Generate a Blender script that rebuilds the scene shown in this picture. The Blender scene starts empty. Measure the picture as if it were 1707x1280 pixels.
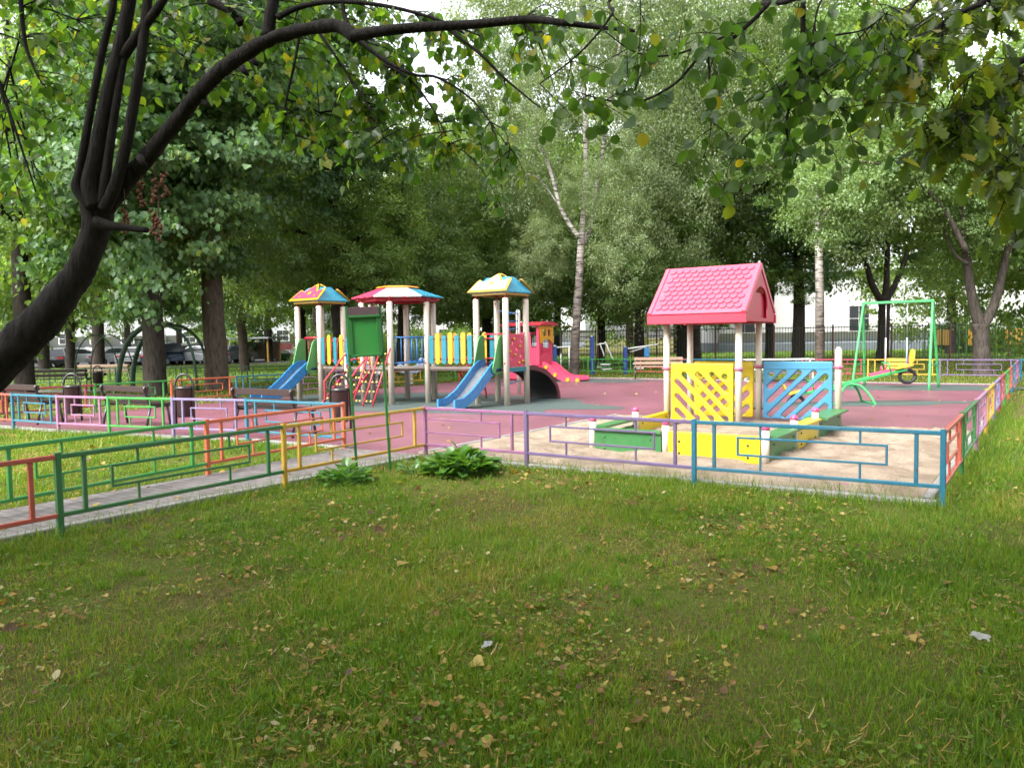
import bpy, bmesh, math, random
import numpy as np
from mathutils import Vector, Matrix
random.seed(7); RNG = np.random.default_rng(7)
S = bpy.context.scene
COL = S.collection
pi = math.pi
# ------------------------------------------------------------------ camera
F, W0, H0, CAMH = 1314.0, 1707.0, 1280.0, 1.6
PITCH, ROLL = math.radians(3.27), math.radians(0.92)
cf = np.array([0, math.cos(PITCH), -math.sin(PITCH)]); cu = np.array([0, math.sin(PITCH), math.cos(PITCH)]); cr = np.array([1.0, 0, 0])
CR = math.cos(ROLL)*cr - math.sin(ROLL)*cu; CU = math.sin(ROLL)*cr + math.cos(ROLL)*cu
cd = bpy.data.cameras.new('camera'); cam = bpy.data.objects.new('camera', cd); COL.objects.link(cam)
cd.sensor_fit = 'HORIZONTAL'; cd.sensor_width = 36.0; cd.lens = 36.0*F/W0; cd.clip_start = 0.05; cd.clip_end = 2000
cam.matrix_world = Matrix(((CR[0], CU[0], -cf[0], 0), (CR[1], CU[1], -cf[1], 0), (CR[2], CU[2], -cf[2], CAMH), (0, 0, 0, 1)))
S.camera = cam
# ------------------------------------------------------------------ sky and light
SUN_EL, SUN_AZ = math.radians(46), math.radians(226)     # azimuth clockwise from +Y: behind the viewer on the left
w = bpy.data.worlds.new('World'); S.world = w; w.use_nodes = True
nt = w.node_tree; bg = nt.nodes['Background']
sky = nt.nodes.new('ShaderNodeTexSky'); sky.sky_type = 'NISHITA'; sky.sun_disc = False
sky.sun_elevation = SUN_EL; sky.sun_rotation = SUN_AZ; sky.dust_density = 4.0; sky.air_density = 1.0; sky.ozone_density = 1.0
hs = nt.nodes.new('ShaderNodeHueSaturation'); hs.inputs['Saturation'].default_value = 0.22   # thin overcast
nt.links.new(sky.outputs[0], hs.inputs['Color']); nt.links.new(hs.outputs[0], bg.inputs['Color']); bg.inputs['Strength'].default_value = 0.15
sl = bpy.data.lights.new('sun', 'SUN'); sl.energy = 1.2; sl.angle = math.radians(28); sl.color = (1.0, 0.96, 0.9)
sun = bpy.data.objects.new('sun', sl); COL.objects.link(sun)
sd = Vector((math.sin(SUN_AZ)*math.cos(SUN_EL), math.cos(SUN_AZ)*math.cos(SUN_EL), math.sin(SUN_EL)))
sun.rotation_euler = sd.to_track_quat('Z', 'Y').to_euler(); sun.location = sd*30
S.view_settings.view_transform = 'Standard'; S.view_settings.look = 'None'; S.view_settings.gamma = 1.0; S.view_settings.use_curve_mapping = False
S.view_settings.exposure = 2.28
S.render.engine = 'CYCLES'; cy = S.cycles
cy.max_bounces = 6; cy.diffuse_bounces = 4; cy.glossy_bounces = 2; cy.transmission_bounces = 4; cy.transparent_max_bounces = 6
cy.use_denoising = True; cy.filter_width = 1.6
cy.caustics_reflective = False; cy.caustics_refractive = False
# ------------------------------------------------------------------ placing helpers
def un(px, py, z=0.0):                    # point at height z seen in the direction of photo pixel px, py
    d = cf + CR*(px-W0/2)/F - CU*(py-H0/2)/F
    t = (z-CAMH)/d[2]; return Vector((d[0]*t, d[1]*t, z))
def at(px, py, Y):                        # point at distance Y
    d = cf + CR*(px-W0/2)/F - CU*(py-H0/2)/F
    t = Y/d[1]; return Vector((d[0]*t, Y, CAMH+d[2]*t))
def gx(px, Y): return Vector(((px-W0/2)/F*Y*1.0, Y, 0))
Q = Vector((-1.19, 10.66, 0)); UX = Vector((.826, -.564, 0)); VX = Vector((.564, .826, 0))
ANG = math.atan2(-.564, .826)
def UV(u, v, z=0.0): return Q + UX*u + VX*v + Vector((0, 0, z))
# ------------------------------------------------------------------ materials
M = {}
def newmat(name):
    m = bpy.data.materials.new(name); m.use_nodes = True; M[name] = m
    return m, m.node_tree, m.node_tree.nodes['Principled BSDF']
def N(nt, t, **k):
    n = nt.nodes.new(t)
    for a, b in k.items(): setattr(n, a, b)
    return n
def ramp(nt, fac, stops):
    r = N(nt, 'ShaderNodeValToRGB'); e = r.color_ramp.elements
    while len(e) < len(stops): e.new(0.5)
    for i, (p, c) in enumerate(stops): e[i].position = p; e[i].color = (*c, 1)
    nt.links.new(fac, r.inputs[0]); return r.outputs[0]
def noise(nt, scale, detail=3, coord='Object', stretch=None, rough=.55):
    tc = N(nt, 'ShaderNodeTexCoord'); out = tc.outputs[coord]
    if stretch:
        mp = N(nt, 'ShaderNodeMapping'); mp.inputs['Scale'].default_value = stretch; nt.links.new(out, mp.inputs[0]); out = mp.outputs[0]
    n = N(nt, 'ShaderNodeTexNoise'); n.inputs['Scale'].default_value = scale; n.inputs['Detail'].default_value = detail; n.inputs['Roughness'].default_value = rough
    nt.links.new(out, n.inputs['Vector']); return n.outputs['Fac']
def bump(nt, bsdf, h, strength=.3, dist=.01):
    b = N(nt, 'ShaderNodeBump'); b.inputs['Strength'].default_value = strength; b.inputs['Distance'].default_value = dist
    nt.links.new(h, b.inputs['Height']); nt.links.new(b.outputs[0], bsdf.inputs['Normal'])
def sc3(c, k): return tuple(min(1, x*k) for x in c)
def paint(name, col, rough=.4, var=.18, scale=9, spec=.5, metal=0.0, grime=.0, bmp=.05, chip=0):
    m, nt, b = newmat(name); col = sc3(col, .66)
    f = noise(nt, scale, 5)
    grey = sum(col)/3
    c = ramp(nt, f, [(.25, sc3(col, 1-var)), (.5, col), (.75, tuple(min(1, x*(1+var*.6)+grey*var*.2) for x in col))])
    if grime:
        g = noise(nt, 2.3, 6); r = ramp(nt, g, [(.45, (0, 0, 0)), (.75, (grime,)*3)])
        mx = N(nt, 'ShaderNodeMixRGB'); nt.links.new(r, mx.inputs[0]); nt.links.new(c, mx.inputs[1]); mx.inputs[2].default_value = (.16, .13, .09, 1); c = mx.outputs[0]
    if chip:
        g = noise(nt, 26, 4); r = ramp(nt, g, [(.66, (0, 0, 0)), (.70, (chip,)*3)])
        mx = N(nt, 'ShaderNodeMixRGB'); nt.links.new(r, mx.inputs[0]); nt.links.new(c, mx.inputs[1]); mx.inputs[2].default_value = (.09, .05, .03, 1); c = mx.outputs[0]
    nt.links.new(c, b.inputs['Base Color'])
    rr = N(nt, 'ShaderNodeMapRange'); rr.inputs[3].default_value = max(.05, rough-.08); rr.inputs[4].default_value = rough+.12
    nt.links.new(noise(nt, scale*3, 4), rr.inputs[0]); nt.links.new(rr.outputs[0], b.inputs['Roughness'])
    b.inputs['Metallic'].default_value = metal; b.inputs['Specular IOR Level'].default_value = spec
    if bmp: bump(nt, b, noise(nt, scale*5, 3), bmp, .004)
    return m
def leafmat(name, stops, trans=.42, rough=.42, spec=.45, tcol=1.5):
    m, nt, b = newmat(name)
    at_ = N(nt, 'ShaderNodeAttribute', attribute_name='rnd')
    c = ramp(nt, at_.outputs['Fac'], stops)
    nt.links.new(c, b.inputs['Base Color']); b.inputs['Roughness'].default_value = rough; b.inputs['Specular IOR Level'].default_value = spec
    tr = N(nt, 'ShaderNodeBsdfTranslucent'); mm = N(nt, 'ShaderNodeMixRGB', blend_type='MULTIPLY'); mm.inputs[0].default_value = 1
    nt.links.new(c, mm.inputs[1]); mm.inputs[2].default_value = (tcol*1.15, tcol*1.1, tcol*.45, 1); nt.links.new(mm.outputs[0], tr.inputs[0])
    mx = N(nt, 'ShaderNodeMixShader'); mx.inputs[0].default_value = trans
    nt.links.new(b.outputs[0], mx.inputs[1]); nt.links.new(tr.outputs[0], mx.inputs[2])
    nt.links.new(mx.outputs[0], nt.nodes['Material Output'].inputs[0]); return m
# painted fence colours
for n, c in dict(red=(.52, .095, .06), green=(.028, .17, .045), leafgreen=(.045, .33, .06), yellow=(.60, .36, .035), pink=(.33, .125, .27), purple=(.17, .115, .25),
                 lilac=(.26, .21, .40), teal=(.018, .165, .26), skyteal=(.03, .20, .30), orange=(.66, .15, .06), crimson=(.42, .045, .09), mauve=(.40, .19, .34), darkgreen=(.012, .075, .04)).items():
    paint('paint_'+n, c, .38, .16, 7, grime=.3, chip=.8)
paint('cream_post', (.78, .69, .58), .45, .06, 3, grime=.12)
paint('roof_red', (.62, .02, .065), .30, .08, 4, spec=.7)
paint('house_red_glare', (.76, .08, .15), .29, .10, 5, spec=1.0, grime=.12)  # paler copy of the roof red, sky glare on the slopes mixed in
paint('house_yellow', (.80, .60, .012), .33, .06, 4, grime=.15)
paint('house_blue', (.07, .30, .52), .36, .07, 4, grime=.12)
paint('board_green', (.045, .22, .06), .4, .2, 6, grime=.35)
paint('cap_pink', (.62, .07, .22), .35, .08, 5)
paint('clamp_pink', (.55, .16, .24), .4, .08, 5)
paint('slide_blue', (.03, .24, .58), .24, .06, 3, spec=.8)
paint('slide_steel', (.55, .58, .62), .28, .05, 4, metal=.85)
paint('slide_green', (.09, .34, .10), .36, .08, 5)
paint('picket_teal', (.012, .20, .26), .36, .06, 5)
paint('picket_yellow', (.78, .40, .015), .36, .06, 5)
paint('rail_blue', (.03, .17, .45), .35, .1, 6)
paint('frame_red', (.55, .03, .06), .36, .12, 6)
paint('rose_red', (.72, .06, .14), .36, .08, 5)
paint('roof_white', (.82, .77, .72), .28, .05, 4, spec=.7)
paint('roof_teal', (.02, .30, .46), .26, .08, 3, spec=.8)
paint('deck_wood', (.30, .25, .21), .6, .2, 12)
paint('deck_edge', (.07, .045, .04), .6, .2, 10)
paint('arch_maroon', (.10, .012, .02), .5, .2, 10)
paint('black_rubber', (.018, .018, .02), .6, .2, 10)
paint('knot_yellow', (.75, .55, .12), .5, .1, 10)
paint('white_paint', (.75, .75, .74), .35, .07, 8, grime=.1)
paint('swing_green', (.05, .42, .12), .35, .1, 7, grime=.1)
paint('blue_metal', (.02, .055, .26), .4, .1, 6)
paint('steel', (.45, .46, .47), .35, .1, 10, metal=.7)
paint('bench_dark', (.036, .014, .012), .42, .3, 14)
paint('bench_steel', (.028, .026, .028), .32, .1, 10, spec=.6)
paint('bench_tan', (.36, .24, .17), .5, .2, 14)
paint('bin_brown', (.04, .018, .015), .4, .2, 9)
paint('sign_green', (.02, .24, .035), .45, .14, 6, grime=.15)
paint('sign_frame', (.02, .15, .03), .4, .14, 6)
paint('sign_brown', (.09, .05, .06), .5, .2, 12)
paint('fence_dark', (.03, .04, .036), .5, .1, 9)
paint('fence_post_brown', (.13, .05, .045), .5, .2, 9)
paint('bar_yellow', (.70, .50, .05), .4, .1, 9)
paint('board_ochre', (.50, .28, .03), .5, .12, 9)
paint('wall_white', (.78, .78, .77), .8, .05, 1.2, spec=.2)
paint('wall_grey', (.42, .44, .45), .8, .08, .8, spec=.2)
paint('plinth', (.20, .23, .25), .8, .1, 2, spec=.2)
paint('concrete', (.33, .32, .31), .85, .2, 5, spec=.25, bmp=.3)
paint('asphalt', (.055, .055, .058), .85, .2, 3, spec=.3)
paint('paper', (.36, .36, .34), .7, .1, 20)
paint('orange_cap', (.75, .30, .03), .3, .06, 4)
paint('seed_brown', (.17, .05, .015), .6, .25, 20)
paint('spring_blue', (.42, .55, .78), .4, .08, 7)
m, nt, b = newmat('window_glass'); b.inputs['Base Color'].default_value = (.03, .035, .04, 1); b.inputs['Roughness'].default_value = .08
for n, c in dict(white=(.75, .76, .78), silver=(.45, .47, .5), black=(.015, .016, .02), grey=(.12, .13, .15), blue=(.05, .08, .16), darkred=(.2, .02, .03)).items():
    mm = paint('car_'+n, c, .18, .03, 2, spec=.8, bmp=0)
    mm.node_tree.nodes['Principled BSDF'].inputs['Coat Weight'].default_value = .6
m, nt, b = newmat('tail_light'); b.inputs['Base Color'].default_value = (.45, .01, .02, 1); b.inputs['Roughness'].default_value = .15
# bark
def barkmat(name, c1, c2, scale=14, st=(1, 1, .25), strength=.9):
    m, nt, b = newmat(name)
    f = noise(nt, scale, 6, 'Object', st, .65)
    nt.links.new(ramp(nt, f, [(.3, c1), (.55, c2), (.8, sc3(c2, 1.35))]), b.inputs['Base Color']); b.inputs['Roughness'].default_value = .9; b.inputs['Specular IOR Level'].default_value = .2
    bump(nt, b, f, strength, .03); return m
barkmat('bark_dark', (.012, .010, .009), (.040, .033, .028))
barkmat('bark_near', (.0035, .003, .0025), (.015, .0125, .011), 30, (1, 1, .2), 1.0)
barkmat('bark_brown', (.04, .032, .026), (.10, .078, .062))
barkmat('bark_mid', (.018, .015, .013), (.06, .05, .042))
m, nt, b = newmat('bark_birch')
f = noise(nt, 3.2, 5, 'Object', (1.0, 1.0, 5.5), .6); f2 = noise(nt, 1.1, 4)
c = ramp(nt, f, [(.36, (.03, .026, .024)), (.44, (.14, .12, .11)), (.5, (.38, .36, .34)), (.8, (.50, .48, .45))])
mx = N(nt, 'ShaderNodeMixRGB', blend_type='MULTIPLY'); mx.inputs[0].default_value = .8
nt.links.new(c, mx.inputs[1]); nt.links.new(ramp(nt, f2, [(.3, (.45, .38, .33)), (.6, (1, 1, 1))]), mx.inputs[2]); nt.links.new(mx.outputs[0], b.inputs['Base Color'])
tc = N(nt, 'ShaderNodeTexCoord'); sp = N(nt, 'ShaderNodeSeparateXYZ'); nt.links.new(tc.outputs['Object'], sp.inputs[0])
mr = N(nt, 'ShaderNodeMapRange'); mr.inputs[1].default_value = 1.5; mr.inputs[2].default_value = 5.0; nt.links.new(sp.outputs['Z'], mr.inputs[0])
m2 = N(nt, 'ShaderNodeMixRGB', blend_type='MULTIPLY'); m2.inputs[0].default_value = 1; nt.links.new(mx.outputs[0], m2.inputs[1]); nt.links.new(ramp(nt, mr.outputs[0], [(0, (.26, .22, .19)), (1, (1, 1, 1))]), m2.inputs[2]); nt.links.new(m2.outputs[0], b.inputs['Base Color'])   # old birch: rough dark bark at the foot
b.inputs['Roughness'].default_value = .8; bump(nt, b, f, .4, .02)
# leaves
leafmat('leaf_maple', [(0, (.050, .108, .040)), (.5, (.082, .165, .062)), (.85, (.125, .215, .092)), (1, (.19, .24, .06))], .48)
leafmat('leaf_linden', [(0, (.080, .155, .040)), (.5, (.135, .225, .056)), (.9, (.19, .275, .078)), (1, (.30, .27, .06))], .52)
leafmat('leaf_birch', [(0, (.090, .140, .055)), (.5, (.145, .205, .082)), (.9, (.19, .245, .11)), (1, (.26, .26, .09))], .48, .4, .6)
leafmat('leaf_ash', [(0, (.085, .155, .048)), (.5, (.14, .225, .072)), (.9, (.195, .275, .10)), (1, (.28, .28, .08))], .5, .38, .6)
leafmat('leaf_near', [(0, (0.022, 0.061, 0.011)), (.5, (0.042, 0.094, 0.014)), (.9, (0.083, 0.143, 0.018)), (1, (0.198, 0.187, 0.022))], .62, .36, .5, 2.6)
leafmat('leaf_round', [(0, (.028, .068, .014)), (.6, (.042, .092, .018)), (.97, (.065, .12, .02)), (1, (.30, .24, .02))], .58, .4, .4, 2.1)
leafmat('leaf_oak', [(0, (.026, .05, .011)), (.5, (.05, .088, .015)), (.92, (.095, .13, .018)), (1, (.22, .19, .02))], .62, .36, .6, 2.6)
leafmat('leaf_hosta', [(0, (.045, .13, .022)), (.7, (.085, .20, .035)), (1, (.14, .25, .05))], .38, .3, .6)
leafmat('grass_blade', [(0, (.045, .112, .010)), (.4, (.098, .195, .016)), (.7, (.16, .245, .022)), (.9, (.25, .225, .045)), (1, (.34, .26, .10))], .42, .45, .3)
leafmat('grass_bright', [(0, (0.072, 0.156, 0.022)), (.5, (0.120, 0.228, 0.030)), (1, (0.204, 0.300, 0.048))], .35, .45, .4)
leafmat('litter_leaf', [(0, (.07, .034, .014)), (.3, (.17, .085, .022)), (.6, (.27, .17, .03)), (.9, (.34, .25, .06)), (1, (.38, .32, .19))], .25, .55, .4, 1.2)
# ground surfaces
m, nt, b = newmat('soil')
a = noise(nt, 1.1, 6); f = noise(nt, 28, 6); g = noise(nt, 160, 3)
c1 = ramp(nt, f, [(.3, (.034, .028, .009)), (.5, (.07, .058, .017)), (.7, (.13, .088, .034))])
c2 = ramp(nt, g, [(.3, (.045, .06, .009)), (.6, (.085, .095, .015)), (.8, (.14, .11, .03))])
mx = N(nt, 'ShaderNodeMixRGB'); nt.links.new(ramp(nt, a, [(.42, (0, 0, 0)), (.6, (1, 1, 1))]), mx.inputs[0]); nt.links.new(c1, mx.inputs[1]); nt.links.new(c2, mx.inputs[2])
nt.links.new(mx.outputs[0], b.inputs['Base Color']); b.inputs['Roughness'].default_value = .95; b.inputs['Specular IOR Level'].default_value = .15; bump(nt, b, f, .6, .03)
m, nt, b = newmat('rubber_red')
f = noise(nt, 260, 2); a = noise(nt, .8, 7)
mx = N(nt, 'ShaderNodeMixRGB', blend_type='MULTIPLY'); mx.inputs[0].default_value = 1
nt.links.new(ramp(nt, f, [(.3, (.105, .028, .046)), (.55, (.175, .058, .083)), (.75, (.245, .11, .138))]), mx.inputs[1]); nt.links.new(ramp(nt, a, [(.3, (.68, .70, .70)), (.52, (.95, .95, .95)), (.7, (1.15, 1.18, 1.15))]), mx.inputs[2])
nt.links.new(mx.outputs[0], b.inputs['Base Color']); b.inputs['Roughness'].default_value = .45; b.inputs['Specular IOR Level'].default_value = .9; bump(nt, b, f, .25, .004)
m, nt, b = newmat('rubber_grey')
f = noise(nt, 260, 2); nt.links.new(ramp(nt, f, [(.3, (.035, .05, .048)), (.6, (.065, .09, .085)), (.8, (.11, .135, .13))]), b.inputs['Base Color']); b.inputs['Roughness'].default_value = .5; b.inputs['Specular IOR Level'].default_value = .6; bump(nt, b, f, .25, .004)
m, nt, b = newmat('sand')
f = noise(nt, 190, 3); a = noise(nt, 2.2, 5)
mx = N(nt, 'ShaderNodeMixRGB', blend_type='MULTIPLY'); mx.inputs[0].default_value = 1
nt.links.new(ramp(nt, f, [(.3, (.185, .142, .103)), (.6, (.29, .235, .18)), (.8, (.37, .31, .25))]), mx.inputs[1]); nt.links.new(ramp(nt, a, [(.36, (.70, .67, .64)), (.55, (.97, .97, .97)), (.7, (1.08, 1.08, 1.08))]), mx.inputs[2])
nt.links.new(mx.outputs[0], b.inputs['Base Color']); b.inputs['Roughness'].default_value = .95; b.inputs['Specular IOR Level'].default_value = .1; bump(nt, b, noise(nt, 22, 6), .8, .03)
m, nt, b = newmat('paving')
tc = N(nt, 'ShaderNodeTexCoord'); br = N(nt, 'ShaderNodeTexBrick'); br.offset = .5
br.inputs['Scale'].default_value = 1.0; br.inputs['Brick Width'].default_value = .21; br.inputs['Row Height'].default_value = .105; br.inputs['Mortar Size'].default_value = .006
br.inputs['Color1'].default_value = (.14, .125, .122, 1); br.inputs['Color2'].default_value = (.18, .16, .158, 1); br.inputs['Mortar'].default_value = (.055, .05, .04, 1)
nt.links.new(tc.outputs['Object'], br.inputs['Vector'])
mx = N(nt, 'ShaderNodeMixRGB', blend_type='MULTIPLY'); mx.inputs[0].default_value = 1
nt.links.new(br.outputs['Color'], mx.inputs[1]); nt.links.new(ramp(nt, noise(nt, 3, 6), [(.3, (.6, .58, .55)), (.65, (1, 1, 1))]), mx.inputs[2]); nt.links.new(mx.outputs[0], b.inputs['Base Color'])
b.inputs['Roughness'].default_value = .8; bump(nt, b, br.outputs['Fac'], -.4, .004)
# ------------------------------------------------------------------ mesh building
def tag(o, label=None, cat=None, group=None, kind=None):
    if label: o['label'] = label
    if cat: o['category'] = cat
    if group: o['group'] = group
    if kind: o['kind'] = kind
    return o
def empty(name, loc, rz=0.0, label=None, cat=None, group=None):
    o = bpy.data.objects.new(name, None); COL.objects.link(o); o.location = loc; o.rotation_euler = (0, 0, rz); o.empty_display_size = .2
    return tag(o, label, cat, group)
def link(name, me, mat, parent=None, loc=None):
    if mat is not None and len(me.materials) == 0: me.materials.append(M[mat] if isinstance(mat, str) else mat)
    o = bpy.data.objects.new(name, me); COL.objects.link(o)
    if parent is not None: o.parent = parent
    if loc is not None: o.location = loc
    return o
def frame_axes(d):
    d = Vector(d).normalized(); up = Vector((0, 0, 1)) if abs(d.z) < .95 else Vector((1, 0, 0))
    s = d.cross(up).normalized(); return d, s, s.cross(d).normalized()
class MB:
    def __init__(s): s.v = []; s.f = []; s.sm = []
    def add(s, vs, fs, smooth=False):
        n = len(s.v); s.v += [tuple(p) for p in vs]; s.f += [tuple(i+n for i in f) for f in fs]; s.sm += [smooth]*len(fs); return s
    def sweep(s, prof, pts, ups=None, closed=True, caps=True, smooth=False, scales=None):   # prof: (side, up) pairs
        k = len(prof); vs = []; fs = []; pts = [Vector(p) for p in pts]; n = len(pts); prev = None
        for i, p in enumerate(pts):
            t = (pts[min(i+1, n-1)] - pts[max(i-1, 0)]).normalized()
            if prev is None:
                _, a, b = frame_axes(t)
                if ups is not None: b = Vector(ups); a = t.cross(b).normalized(); b = a.cross(t).normalized()
            else:
                b = (prev - t*prev.dot(t)).normalized(); a = t.cross(b).normalized()
            prev = b; q = scales[i] if scales is not None else 1.0
            for (x, y) in prof: vs.append(p + a*x*q + b*y*q)
        for i in range(n-1):
            for j in range(k if closed else k-1):
                j2 = (j+1) % k; fs.append((i*k+j, i*k+j2, (i+1)*k+j2, (i+1)*k+j))
        if caps and closed: fs.append(tuple(range(k-1, -1, -1))); fs.append(tuple(range((n-1)*k, n*k)))
        return s.add(vs, fs, smooth)
    def bar(s, p0, p1, w, h=None, up=None):          # chamfered rectangular bar
        h = h or w; c = min(w, h)*.14; x, y = w/2, h/2
        return s.sweep([(x, -y+c), (x, y-c), (x-c, y), (-x+c, y), (-x, y-c), (-x, -y+c), (-x+c, -y), (x-c, -y)], [p0, p1], up)
    def tube(s, pts, r, n=10, smooth=True, caps=True):
        rs = r if isinstance(r, (list, tuple)) else [r]*len(pts)
        return s.sweep([(math.cos(2*pi*i/n), math.sin(2*pi*i/n)) for i in range(n)], pts, None, True, caps, smooth, rs)
    def box(s, c, size, rz=0.0, ch=.0):
        c = Vector(c); sx, sy, sz = size; R = Matrix.Rotation(rz, 3, 'Z')
        d = R @ Vector((1, 0, 0))
        return s.bar(c - d*sx/2, c + d*sx/2, sy, sz, Vector((0, 0, 1)))
    def lathe(s, c, prof, n=14, smooth=True, axis=None):   # prof: (radius, z)
        c = Vector(c); vs = []; fs = []; k = len(prof)
        for (r, z) in prof:
            for i in range(n): a = 2*pi*i/n; vs.append(c + Vector((r*math.cos(a), r*math.sin(a), z)))
        for i in range(k-1):
            for j in range(n): j2 = (j+1) % n; fs.append((i*n+j, i*n+j2, (i+1)*n+j2, (i+1)*n+j))
        fs.append(tuple(range(n-1, -1, -1))); fs.append(tuple(range((k-1)*n, k*n)))
        return s.add(vs, fs, smooth)
    def ball(s, c, r, n=10, sq=(1, 1, 1)):
        c = Vector(c); k = 6; vs = []; fs = []
        for i in range(k+1):
            th = pi*i/k
            for j in range(n): a = 2*pi*j/n; vs.append(c + Vector((r*sq[0]*math.sin(th)*math.cos(a), r*sq[1]*math.sin(th)*math.sin(a), -r*sq[2]*math.cos(th))))
        for i in range(k):
            for j in range(n): j2 = (j+1) % n; fs.append((i*n+j, i*n+j2, (i+1)*n+j2, (i+1)*n+j))
        return s.add(vs, fs, True)
    def prism(s, poly, z0, z1):                      # vertical prism over a ground polygon
        n = len(poly); vs = [(p[0], p[1], z0) for p in poly] + [(p[0], p[1], z1) for p in poly]
        fs = [(i, (i+1) % n, n+(i+1) % n, n+i) for i in range(n)] + [tuple(range(n-1, -1, -1)), tuple(range(n, 2*n))]
        return s.add(vs, fs)
    def mesh(s, name):
        me = bpy.data.meshes.new(name); me.from_pydata(s.v, [], s.f); me.polygons.foreach_set('use_smooth', s.sm); me.update(); return me
    def build(s, name, mat, parent=None): return link(name, s.mesh(name), mat, parent)
def plate(name, outer, holes, thick, mat, parent, org, ax, ay, bev=.004):
    """flat board with holes: outline (a, b) laid along the axes ax, ay from org, centred on its plane"""
    cu_ = bpy.data.curves.new(name, 'CURVE'); cu_.dimensions = '2D'; cu_.fill_mode = 'BOTH'; cu_.extrude = max(.001, thick/2-bev); cu_.bevel_depth = bev; cu_.bevel_resolution = 1; cu_.offset = -bev
    for lp in [outer]+list(holes):
        sp = cu_.splines.new('POLY'); sp.points.add(len(lp)-1); sp.use_cyclic_u = True
        for i, p in enumerate(lp): sp.points[i].co = (p[0], p[1], 0, 1)
    tmp = bpy.data.objects.new('tmp', cu_); COL.objects.link(tmp)
    me = bpy.data.meshes.new_from_object(tmp.evaluated_get(bpy.context.evaluated_depsgraph_get())); bpy.data.objects.remove(tmp); bpy.data.curves.remove(cu_)
    me.name = name; ax = Vector(ax).normalized(); ay = Vector(ay).normalized(); az = ax.cross(ay); o = Vector(org)
    me.transform(Matrix(((ax[0], ay[0], az[0], o[0]), (ax[1], ay[1], az[1], o[1]), (ax[2], ay[2], az[2], o[2]), (0, 0, 0, 1))))
    me.materials.clear()
    return link(name, me, mat, parent)
from mathutils import noise as mno
def roughen(o, amp, f=9.0):
    me = o.data; nr = [v.normal.copy() for v in me.vertices]
    for v, n in zip(me.vertices, nr):
        c = v.co; v.co = c+n*amp*(mno.noise(Vector((c.x*f, c.y*f, c.z*f*.35)))+.6*mno.noise(Vector((c.x*f*3, c.y*f*3, c.z*f*.8)))+1.1*mno.noise(Vector((c.x*1.5, c.y*1.5, c.z*2.0)))*.8)
    me.update()
def circ(cx, cy_, r, n=14, ry=None): return [(cx+r*math.cos(2*pi*i/n), cy_+(ry or r)*math.sin(2*pi*i/n)) for i in range(n)]
def capsule(x0, y0, x1, y1, r, n=6):
    a = math.atan2(y1-y0, x1-x0); out = []
    for i in range(n+1): t = a-pi/2+pi*i/n; out.append((x1+r*math.cos(t), y1+r*math.sin(t)))
    for i in range(n+1): t = a+pi/2+pi*i/n; out.append((x0+r*math.cos(t), y0+r*math.sin(t)))
    return out
def rrect(x0, y0, x1, y1, r, n=4):
    out = []
    for (cx, cy_, a0) in ((x1-r, y0+r, -pi/2), (x1-r, y1-r, 0), (x0+r, y1-r, pi/2), (x0+r, y0+r, pi)):
        for i in range(n+1): t = a0+pi/2*i/n; out.append((cx+r*math.cos(t), cy_+r*math.sin(t)))
    return out
def catmull(pts, rad, sub=5):
    P = [Vector(p) for p in pts]; out = []; rr = []
    for i in range(len(P)-1):
        p0 = P[max(i-1, 0)]; p1 = P[i]; p2 = P[i+1]; p3 = P[min(i+2, len(P)-1)]
        for k in range(sub):
            t = k/sub
            out.append(.5*((2*p1)+(p2-p0)*t+(2*p0-5*p1+4*p2-p3)*t*t+(3*p1-p0-3*p2+p3)*t**3)); rr.append(rad[i]*(1-t)+rad[i+1]*t)
    out.append(P[-1]); rr.append(rad[-1]); return out, rr
# ------------------------------------------------------------------ leaves as real little blades
def lf(outline):
    """leaf outline of the right half (x>=0) from base to tip -> folded two-sided template"""
    r = [(x, y, .18*x-.20*y*y) for x, y in outline]; l = [(-x, y, .18*x-.20*y*y) for x, y in outline[1:-1]]
    n = len(r); v = r+l; f = [tuple(range(n)), tuple([0]+[n-1]+[n+i for i in range(len(l)-1, -1, -1)])]
    return np.array(v, float), f
LEAF = dict(rhomb=lf([(0, 0), (.34, .45), (0, 1)]),
            round=lf([(0, 0), (.28, .04), (.47, .25), (.5, .5), (.38, .78), (.16, .95), (0, 1)]),
            maple=lf([(0, 0), (.22, .10), (.5, .12), (.40, .35), (.62, .58), (.32, .58), (.28, .72), (0, 1)]),
            heart=lf([(0, .05), (.2, 0), (.42, .15), (.46, .4), (.33, .62), (.14, .82), (0, 1)]),
            oak=lf([(0, 0), (.10, .1), (.22, .22), (.13, .30), (.32, .42), (.19, .50), (.36, .66), (.2, .72), (.24, .88), (0, 1)]),
            ash=lf([(0, 0), (.2, .35), (.17, .7), (0, 1)]),
            hosta=lf([(0, 0), (.16, .12), (.36, .35), (.38, .55), (.22, .8), (0, 1)]))
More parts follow.
